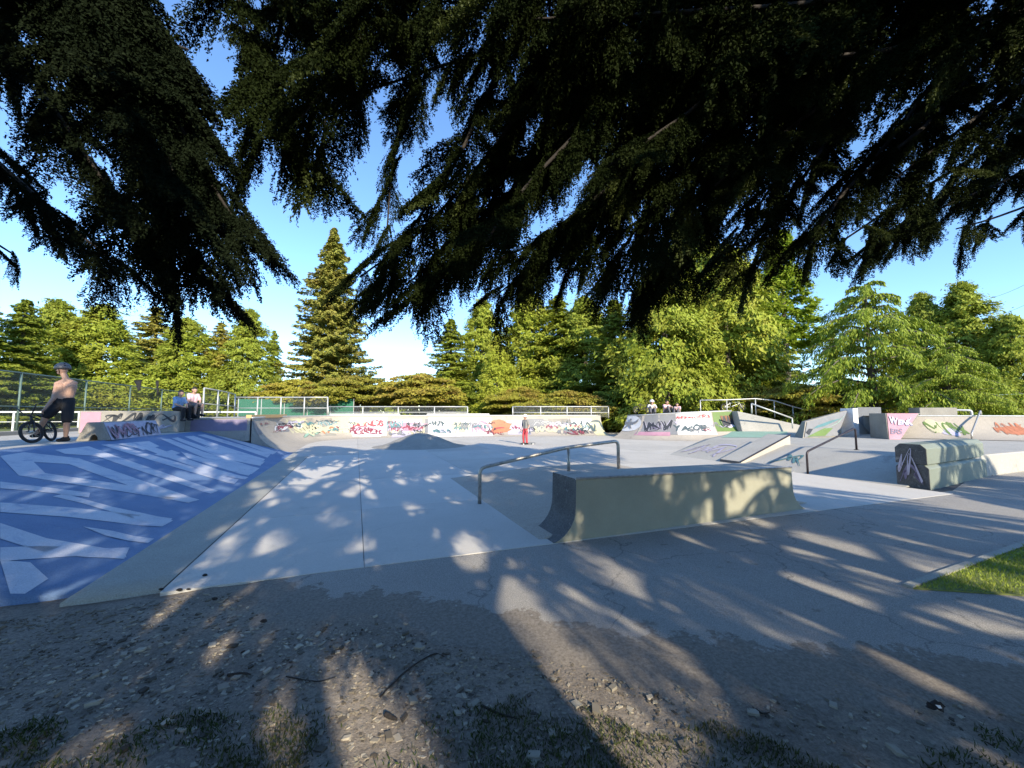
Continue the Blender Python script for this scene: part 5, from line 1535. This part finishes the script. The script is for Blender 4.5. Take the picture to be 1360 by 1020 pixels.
# ================================================================== PEOPLE AND BICYCLES
def capsule(m, a, b, ra, rb, n=10):
    a, b = Vector(a), Vector(b); d_ = b - a
    if d_.length < 1e-5: d_ = Vector((0, 0, 1e-4))
    d_n = d_.normalized(); pts, rs = [], []
    for k in range(4):
        t = math.pi / 2 * k / 4; pts.append(a - d_n * ra * math.cos(t)); rs.append(max(.001, ra * math.sin(t)))
    pts.append(a); rs.append(ra); pts.append(b); rs.append(rb)
    for k in range(3, -1, -1):
        t = math.pi / 2 * k / 4; pts.append(b + d_n * rb * math.cos(t)); rs.append(max(.001, rb * math.sin(t)))
    m.tube(pts, rs, n)
def fuse(m, name, mat, parent, vox=.014, sm=3):
    o = m.build(name, mat, parent)
    r_ = o.modifiers.new('remesh', 'REMESH'); r_.mode = 'VOXEL'; r_.voxel_size = vox; r_.use_smooth_shade = True
    s_ = o.modifiers.new('smooth', 'SMOOTH'); s_.factor = .5; s_.iterations = sm
    return o
def hand(m, wrist, elbow, k=1.0, curl=.6, side=None):
    d_ = (wrist - elbow).normalized(); side = side or d_.orthogonal(); side = (side - d_ * side.dot(d_)).normalized(); nrm = d_.cross(side)
    palm = wrist + d_ * .085 * k
    for s_ in (-.022, 0, .022): capsule(m, wrist + d_ * .015 * k, palm + side * s_ * k, .022 * k, .017 * k, 8)
    for i, (s_, L) in enumerate(((-.033, .062), (-.011, .075), (.011, .072), (.033, .055))):
        b0 = palm + side * s_ * k; b1 = b0 + (d_ * (1 - curl * .5) + nrm * curl * .6).normalized() * L * .55 * k; b2 = b1 + (d_ * (1 - curl) + nrm * curl).normalized() * L * .5 * k
        capsule(m, b0, b1, .011 * k, .010 * k, 6); capsule(m, b1, b2, .010 * k, .008 * k, 6)
    t0 = wrist + d_ * .035 * k - side * .025 * k; t1 = t0 + (d_ * .6 - side * .7 + nrm * .3).normalized() * .045 * k
    capsule(m, t0, t1, .014 * k, .011 * k, 6); capsule(m, t1, t1 + (d_ * .8 - side * .1 + nrm * .4).normalized() * .032 * k, .011 * k, .009 * k, 6)
def figure(label, J, k, face, shirt=None, bottom=('black_cloth', 'short'), head='hair', group=None, hairlong=False, vox=.014):
    """J: joint positions; k: size factor; face: direction the head looks"""
    fwd = Vector(face).normalized(); rt = root('person', (J['pelvis'].x, J['pelvis'].y, min(J['toL'].z, J['toR'].z)), 0, label, 'person', group)
    rg = (J['shR'] - J['shL']).normalized()
    def limbs(m, e=0.0):
        pass
    m = MB()
    H = J['head']; up = (H - J['neck']).normalized()
    m.ball(H, .098 * k, 0, 14, 10, (.92, .98, 1.14))
    capsule(m, H + fwd * .02 * k - Vector((0, 0, .065 * k)), H + fwd * .055 * k - Vector((0, 0, .075 * k)), .06 * k, .04 * k)           # jaw
    capsule(m, H + fwd * .095 * k + Vector((0, 0, .005 * k)), H + fwd * .115 * k - Vector((0, 0, .025 * k)), .012 * k, .016 * k, 8)      # nose
    sd = fwd.cross(Vector((0, 0, 1))).normalized()
    for s_ in (-1, 1):
        capsule(m, H + sd * s_ * .092 * k - Vector((0, 0, .02 * k)), H + sd * s_ * .096 * k + Vector((0, 0, .022 * k)), .016 * k, .018 * k, 8)
    capsule(m, J['neck'], H - Vector((0, 0, .05 * k)), .058 * k, .055 * k)
    for s_ in (-1, 1):
        capsule(m, J['chest'] + rg * s_ * .085 * k, J['waist'] + rg * s_ * .06 * k, .115 * k, .098 * k)
        capsule(m, J['waist'] + rg * s_ * .06 * k, J['pelvis'] + rg * s_ * .07 * k, .098 * k, .108 * k)
    capsule(m, J['shL'], J['shR'], .068 * k, .068 * k)
    capsule(m, J['neck'] - up * .02, J['shL'].lerp(J['neck'], .35), .06 * k, .06 * k); capsule(m, J['neck'] - up * .02, J['shR'].lerp(J['neck'], .35), .06 * k, .06 * k)
    for S in 'LR':
        capsule(m, J['sh' + S], J['el' + S], .058 * k, .043 * k); capsule(m, J['el' + S], J['ha' + S], .043 * k, .028 * k)
        hand(m, J['ha' + S], J['el' + S], k, .6, rg.cross((J['ha' + S] - J['el' + S]).normalized()))
        capsule(m, J['hip' + S], J['kn' + S], .088 * k, .060 * k); capsule(m, J['kn' + S], J['an' + S].lerp(J['kn' + S], .7), .058 * k, .060 * k)
        capsule(m, J['an' + S].lerp(J['kn' + S], .7), J['an' + S], .060 * k, .036 * k); capsule(m, J['an' + S], J['to' + S], .04 * k, .032 * k)
    fuse(m, 'body', 'skin', rt, vox)
    m = MB()                                                 # shorts or trousers
    for s_ in (-1, 1): capsule(m, J['pelvis'] + rg * s_ * .07 * k + Vector((0, 0, .07 * k)), J['pelvis'] + rg * s_ * .07 * k, .112 * k, .124 * k)
    for S in 'LR':
        if bottom[1] == 'short':
            capsule(m, J['hip' + S], J['hip' + S].lerp(J['kn' + S], .88), .112 * k, .102 * k)
        else:
            capsule(m, J['hip' + S], J['kn' + S], .102 * k, .074 * k); capsule(m, J['kn' + S], J['an' + S].lerp(J['kn' + S], .12), .076 * k, .06 * k)
    fuse(m, bottom[1] == 'short' and 'shorts' or 'trousers', bottom[0], rt, vox)
    if shirt:
        m = MB()
        for s_ in (-1, 1):
            capsule(m, J['chest'] + rg * s_ * .085 * k, J['waist'] + rg * s_ * .065 * k, .126 * k, .114 * k)
            capsule(m, J['waist'] + rg * s_ * .065 * k, J['pelvis'] + rg * s_ * .07 * k + Vector((0, 0, .03 * k)), .114 * k, .124 * k)
        capsule(m, J['shL'], J['shR'], .080 * k, .080 * k)
        for S in 'LR': capsule(m, J['sh' + S], J['sh' + S].lerp(J['el' + S], .72), .074 * k, .066 * k)
        fuse(m, 'shirt', shirt, rt, vox)
    for S in 'LR':                                            # shoes
        m = MB(); d_ = (J['to' + S] - J['an' + S]); d_.z = 0; d_ = d_.normalized() if d_.length > .01 else fwd
        z0 = J['to' + S].z
        b0 = Vector((J['an' + S].x, J['an' + S].y, z0)) - d_ * .05 * k
        capsule(m, b0 + Vector((0, 0, .005)), b0 + d_ * .20 * k, .046 * k, .040 * k); capsule(m, b0 + d_ * .03 * k + Vector((0, 0, .06 * k)), b0 + d_ * .12 * k + Vector((0, 0, .02 * k)), .048 * k, .04 * k)
        fuse(m, 'shoe', 'black_cloth', rt, vox, 2)
    if head == 'hair':
        m = MB(); m.ball(H + Vector((0, 0, .028 * k)) - fwd * .018 * k, .105 * k, 0, 14, 10, (.98, 1.0, 1.02))
        if hairlong: capsule(m, H - fwd * .06 * k, J['neck'] - fwd * .07 * k, .07 * k, .05 * k)
        fuse(m, 'hair', 'hair', rt, vox)
    else:
        m = MB(); nu, nv = 20, 8                                # vented helmet shell
        c = H + Vector((0, 0, .030 * k))
        for i in range(nv + 1):
            a_ = math.pi * .53 * i / nv
            for j in range(nu):
                b_ = 2 * math.pi * j / nu
                rr_ = .116 * k * (1 + .05 * math.cos(4 * b_) * math.sin(a_))
                v_ = fwd * (math.cos(b_) * math.sin(a_) * rr_ * 1.10) + sd * (math.sin(b_) * math.sin(a_) * rr_) + Vector((0, 0, math.cos(a_) * rr_ * 1.12))
                m.v.append(tuple(c + v_))
        for i in range(nv):
            for j in range(nu):
                m.f.append((i * nu + j, (i + 1) * nu + j, (i + 1) * nu + (j + 1) % nu, i * nu + (j + 1) % nu)); m.m.append(1 if (i in (2, 3, 5) and j % 4 == 0) else 0)
        hm = m.build('helmet', [head, 'black_cloth'], rt, smooth=True)
        s_ = hm.modifiers.new('solid', 'SOLIDIFY'); s_.thickness = .02 * k
        m = MB()
        for s_ in (-1, 1): m.tube([c + sd * s_ * .12 * k, H + sd * s_ * .095 * k - Vector((0, 0, .05 * k)), H + fwd * .03 * k - Vector((0, 0, .125 * k))], .009 * k, 6)
        m.build('chin_strap', 'black_cloth', rt)
    return rt
def template(pose, origin, yaw, k):
    """standing or seated skeleton in its own frame (x right, y forward, z up)"""
    if pose == 'stand':
        T = dict(head=(0, .03, 1.60), neck=(0, 0, 1.44), chest=(0, 0, 1.28), waist=(0, 0, 1.06), pelvis=(0, 0, .92), shL=(-.17, 0, 1.38), shR=(.17, 0, 1.38), elL=(-.27, -.03, 1.10), elR=(.25, .02, 1.10), haL=(-.25, .08, .88), haR=(.24, .10, .88),
                 hipL=(-.09, 0, .90), hipR=(.09, 0, .90), knL=(-.11, .04, .49), knR=(.13, .05, .49), anL=(-.12, 0, .09), anR=(.16, .0, .09), toL=(-.14, .15, .05), toR=(.20, .14, .05))
    elif pose == 'sit':                                       # seat at z = 0, legs hanging
        T = dict(head=(0, .10, .74), neck=(0, .05, .58), chest=(0, .02, .42), waist=(0, -.02, .20), pelvis=(0, -.04, .10), shL=(-.17, .03, .52), shR=(.17, .03, .52), elL=(-.22, .14, .27), elR=(.22, .14, .27), haL=(-.10, .32, .18), haR=(.10, .32, .18),
                 hipL=(-.09, 0, .09), hipR=(.09, 0, .09), knL=(-.12, .42, .10), knR=(.12, .42, .08), anL=(-.12, .44, -.31), anR=(.13, .40, -.33), toL=(-.13, .58, -.36), toR=(.14, .54, -.38))
    else:                                                     # crouched seat on the ground, knees up
        T = dict(head=(0, .10, .72), neck=(0, .05, .57), chest=(0, .02, .42), waist=(0, -.02, .22), pelvis=(0, -.04, .12), shL=(-.17, .03, .52), shR=(.17, .03, .52), elL=(-.24, .22, .36), elR=(.24, .22, .36), haL=(-.12, .40, .42), haR=(.12, .40, .40),
                 hipL=(-.09, 0, .10), hipR=(.09, 0, .10), knL=(-.13, .36, .42), knR=(.13, .36, .44), anL=(-.12, .52, .08), anR=(.13, .54, .08), toL=(-.13, .68, .05), toR=(.14, .70, .05))
    M = Matrix.Translation(origin) @ Matrix.Rotation(yaw, 4, 'Z') @ Matrix.Scale(k, 4)
    return {n: M @ Vector(v) for n, v in T.items()}
# skater in red trousers
p = on(698, 590, .02)
figure('skater in grey shirt, red trousers and pale helmet standing on the open floor', template('stand', Vector((p.x, p.y, .0)), 2.3, .86), .86, (-.75, -.66, 0), 'grey_shirt', ('red_trousers', 'long'), 'white_shirt')
sk = root('skateboard', (p.x + .12, p.y - .05, .02), 0, 'skateboard under the skater in red trousers', 'skateboard')
m = MB(); m.box((p.x + .1, p.y - .1, .085), (.2, .78, .014), 1.9); m.build('deck', 'black_paint', sk, bevel=.005)
for s_ in (-.25, .25):
    for q_ in (-.08, .08):
        cx = p.x + .1 + math.cos(1.9) * q_ - math.sin(1.9) * s_; cy = p.y - .1 + math.sin(1.9) * q_ + math.cos(1.9) * s_
        m = MB(); m.tube([(cx - .015 * math.cos(1.9), cy - .015 * math.sin(1.9), .045), (cx + .015 * math.cos(1.9), cy + .015 * math.sin(1.9), .045)], .027, 10); m.build('wheel', 'white_paint', sk)
# seated pair above the bank
pw = W(-3.72, 12.55, 1.66)
figure('seated person in blue shirt with dark hair on the tagged wall block', template('sit', Vector((pw.x + .05, pw.y, 1.66)), -1.75, .86), .86, (.9, -.35, 0), 'blue_shirt', ('black_cloth', 'long'), 'hair', None, True)
pw = W(-3.38, 13.35, 1.39)
figure('person in pink shirt with dark hair beside the person in blue', template('stand', Vector((pw.x, pw.y, .98)), -2.0, .92), .92, (.9, -.4, 0), 'pink_shirt', ('grey_trousers', 'short'), 'hair', None, True) if False else \
    figure('person in pink shirt with dark hair seated on the platform edge', template('sit', Vector((pw.x + .1, pw.y - .35, 1.80)), -1.9, .86), .86, (.9, -.35, 0), 'pink_shirt', ('grey_trousers', 'short'), 'hair', None, True)
m = MB(); m.box((pw.x + .08, pw.y - .32, 1.59), (.42, .34, .40), .4)
tag(m.build('seat_crate', 'black_cloth', bevel=.03), 'dark bag under the person in the pink shirt', 'bag')
# group on the bowl wall deck
for px, Y, pose, k, yaw, sh, hd, lab in ((866, 24.6, 'crouch', 1.05, 2.9, 'white_shirt', 'white_shirt', 'person in white shirt and pale helmet sitting on the bowl deck'),
                                 (885, 24.8, 'crouch', 1.05, -2.9, 'pink_shirt', 'hair', 'person in pink shirt sitting in the middle of the group on the bowl deck'),
                                 (900, 24.3, 'crouch', .85, 2.5, 'pink_shirt', 'hair', 'smaller person in pink sitting at the right of the group on the bowl deck')):
    q = at(px, 548, Y)
    figure(lab, template(pose, Vector((q.x, Y, 1.50)), yaw, k), k, (math.sin(-yaw), math.cos(yaw), 0), sh, ('grey_trousers', 'long'), hd, 'people on the bowl deck')

# BMX bicycle and cyclist
def wheel(parent, c, axis, rad, mat_rim='dark_steel'):
    axis = Vector(axis).normalized(); a_ = axis.orthogonal().normalized(); b_ = axis.cross(a_)
    w_ = MB(); n = 30
    w_.tube([c + (a_ * math.cos(2 * math.pi * i / n) + b_ * math.sin(2 * math.pi * i / n)) * (rad - .025) for i in range(n)], .027, 8, closed=True)
    w = w_.build('wheel', 'rubber', parent, smooth=True)
    r_ = MB(); r_.tube([c + (a_ * math.cos(2 * math.pi * i / n) + b_ * math.sin(2 * math.pi * i / n)) * (rad - .055) for i in range(n)], .012, 6, closed=True)
    link('rim', r_.mesh('rim', mat_rim, True), w, True)
    s_ = MB(); s_.tube([c - axis * .05, c + axis * .05], .022, 8)
    for i in range(18):
        t = 2 * math.pi * i / 18; s_.tube([c + axis * (.025 if i % 2 else -.025), c + (a_ * math.cos(t) + b_ * math.sin(t)) * (rad - .06)], .0022, 4)
    link('spokes', s_.mesh('spokes', 'steel'), w, True)
def bicycle(label, rear, front, lean, steer, frame_mat, rad=.25, group=None):
    rt = root('bmx_bicycle', ((rear.x + front.x) / 2, (rear.y + front.y) / 2, rear.z - rad), 0, label, 'bicycle', group)
    f = (front - rear).normalized(); sd_ = f.cross(Vector((0, 0, 1))).normalized()
    up = (Vector((0, 0, 1)) + sd_ * lean).normalized(); side = f.cross(up).normalized(); wb = (front - rear).length
    bb_ = rear + f * wb * .38 + up * .03; seat = rear + f * wb * .30 + up * .30; head_t = rear + f * wb * .83 + up * .36; head_b = rear + f * wb * .87 + up * .25
    m = MB()
    for p, q, r_ in ((bb_, seat, .016), (seat - up * .04, head_t, .018), (bb_, head_b, .020), (head_t + (head_t - head_b) * .1, head_b, .022)): m.tube([p, q], r_, 8)
    for s_ in (-1, 1):
        o_ = side * .05 * s_; m.tube([rear + o_, bb_ + o_ * .5], .011, 6); m.tube([rear + o_, seat - up * .06 + o_ * .4], .010, 6)
    m.build('frame', frame_mat, rt, smooth=True)
    fs = (f * math.cos(steer) + side * math.sin(steer)).normalized(); ss = fs.cross(up).normalized()
    m = MB()
    for s_ in (-1, 1): m.tube([front + ss * .055 * s_, head_b + ss * .05 * s_ - up * .0, head_b + ss * .02 * s_], .013, 6)
    m.build('fork', frame_mat, rt, smooth=True)
    hb = head_t + up * .04 + fs * .05
    m = MB(); m.tube([head_t, hb], .02, 8)
    m.tube([hb + ss * -.36 + up * .22 - fs * .04, hb + ss * -.2 + up * .21, hb + ss * -.07, hb + ss * .07, hb + ss * .2 + up * .21, hb + ss * .36 + up * .22 - fs * .04], .012, 8)
    m.tube([hb + ss * -.14 + up * .12, hb + ss * .14 + up * .12], .009, 6)
    m.build('handlebar', 'dark_steel', rt, smooth=True)
    for s_ in (-1, 1): MB().tube([hb + ss * .26 * s_ + up * .217 - fs * .02, hb + ss * .375 * s_ + up * .22 - fs * .045], .017, 8).build('grip', 'rubber', rt, smooth=True)
    m = MB(); capsule(m, seat + up * .06 - f * .10, seat + up * .08 + f * .12, .05, .022); m.build('saddle', 'black_paint', rt, smooth=True)
    MB().tube([seat, seat + up * .06], .013, 6).build('seat_post', 'dark_steel', rt)
    m = MB(); m.tube([bb_ - side * .07, bb_ + side * .07], .02, 8); n = 20
    m.tube([bb_ + side * .045 + (f * math.cos(2 * math.pi * i / n) + up * math.sin(2 * math.pi * i / n)) * .06 for i in range(n)], .006, 5, closed=True)
    for s_ in (-1, 1): m.tube([bb_ + side * .07 * s_, bb_ + side * .08 * s_ + f * .16 * s_ * 1.0], .011, 6)
    m.build('crank', 'dark_steel', rt, smooth=True)
    for s_ in (-1, 1): MB().box(bb_ + side * .13 * s_ + f * .165 * s_, (.09, .09, .022), math.atan2(f.y, f.x)).build('pedal', 'black_paint', rt)
    wheel(rt, rear, side, rad); wheel(rt, front, ss, rad)
    return rt, hb, ss, up, fs, bb_, side, f
DZ = .905
rear = at(66, 571, 9.35); rear.z = DZ + .255; front = at(42, 571, 8.75); front.z = DZ + .255
bk_ = bicycle('black bmx bicycle leaning under the shirtless cyclist', rear, front, .22, .35, 'black_paint')
_, hb, ss, up_, fs, bb_, side, f_ = bk_
Yc = 9.30
J = {n: at(px, py, Y) for n, (px, py, Y) in dict(
    head=(83, 491, Yc), neck=(88, 504, Yc + .02), chest=(87, 514, Yc), waist=(86, 527, Yc), pelvis=(85, 535, Yc), shL=(77, 510, Yc - .06), shR=(98, 509, Yc + .08), elL=(71, 529, Yc - .16), elR=(92, 527, Yc + .28),
    haL=(60, 542, Yc - .28), haR=(66, 538, Yc + .34), hipL=(80, 536, Yc - .02), hipR=(91, 536, Yc + .02), knL=(61, 553, Yc - .22), knR=(89, 560, Yc - .06), anL=(51, 573, Yc - .22), anR=(87, 583, Yc), toL=(44, 579, Yc - .34), toR=(79, 587, Yc - .12)).items()}
J['toR'].z = DZ + .045; J['anR'].z = DZ + .10
figure('shirtless cyclist in black shorts and grey helmet straddling a bike on the bank top', J, 1.0, (-.93, -.30, -.05), None, ('black_cloth', 'short'), 'helmet_grey', vox=.011)
r2 = at(962, 545, 25.2); r2.z = 1.95; f2 = at(985, 545, 25.4); f2.z = 1.95
bicycle('pale bmx bicycle standing on the bowl deck behind the green mural', r2, f2, .1, .2, 'white_paint')
r2 = at(845, 545, 25.6); r2.z = 1.78; f2 = at(862, 545, 25.9); f2.z = 1.78
bicycle('dark bmx bicycle parked left of the group on the bowl deck', r2, f2, .1, .2, 'dark_steel')
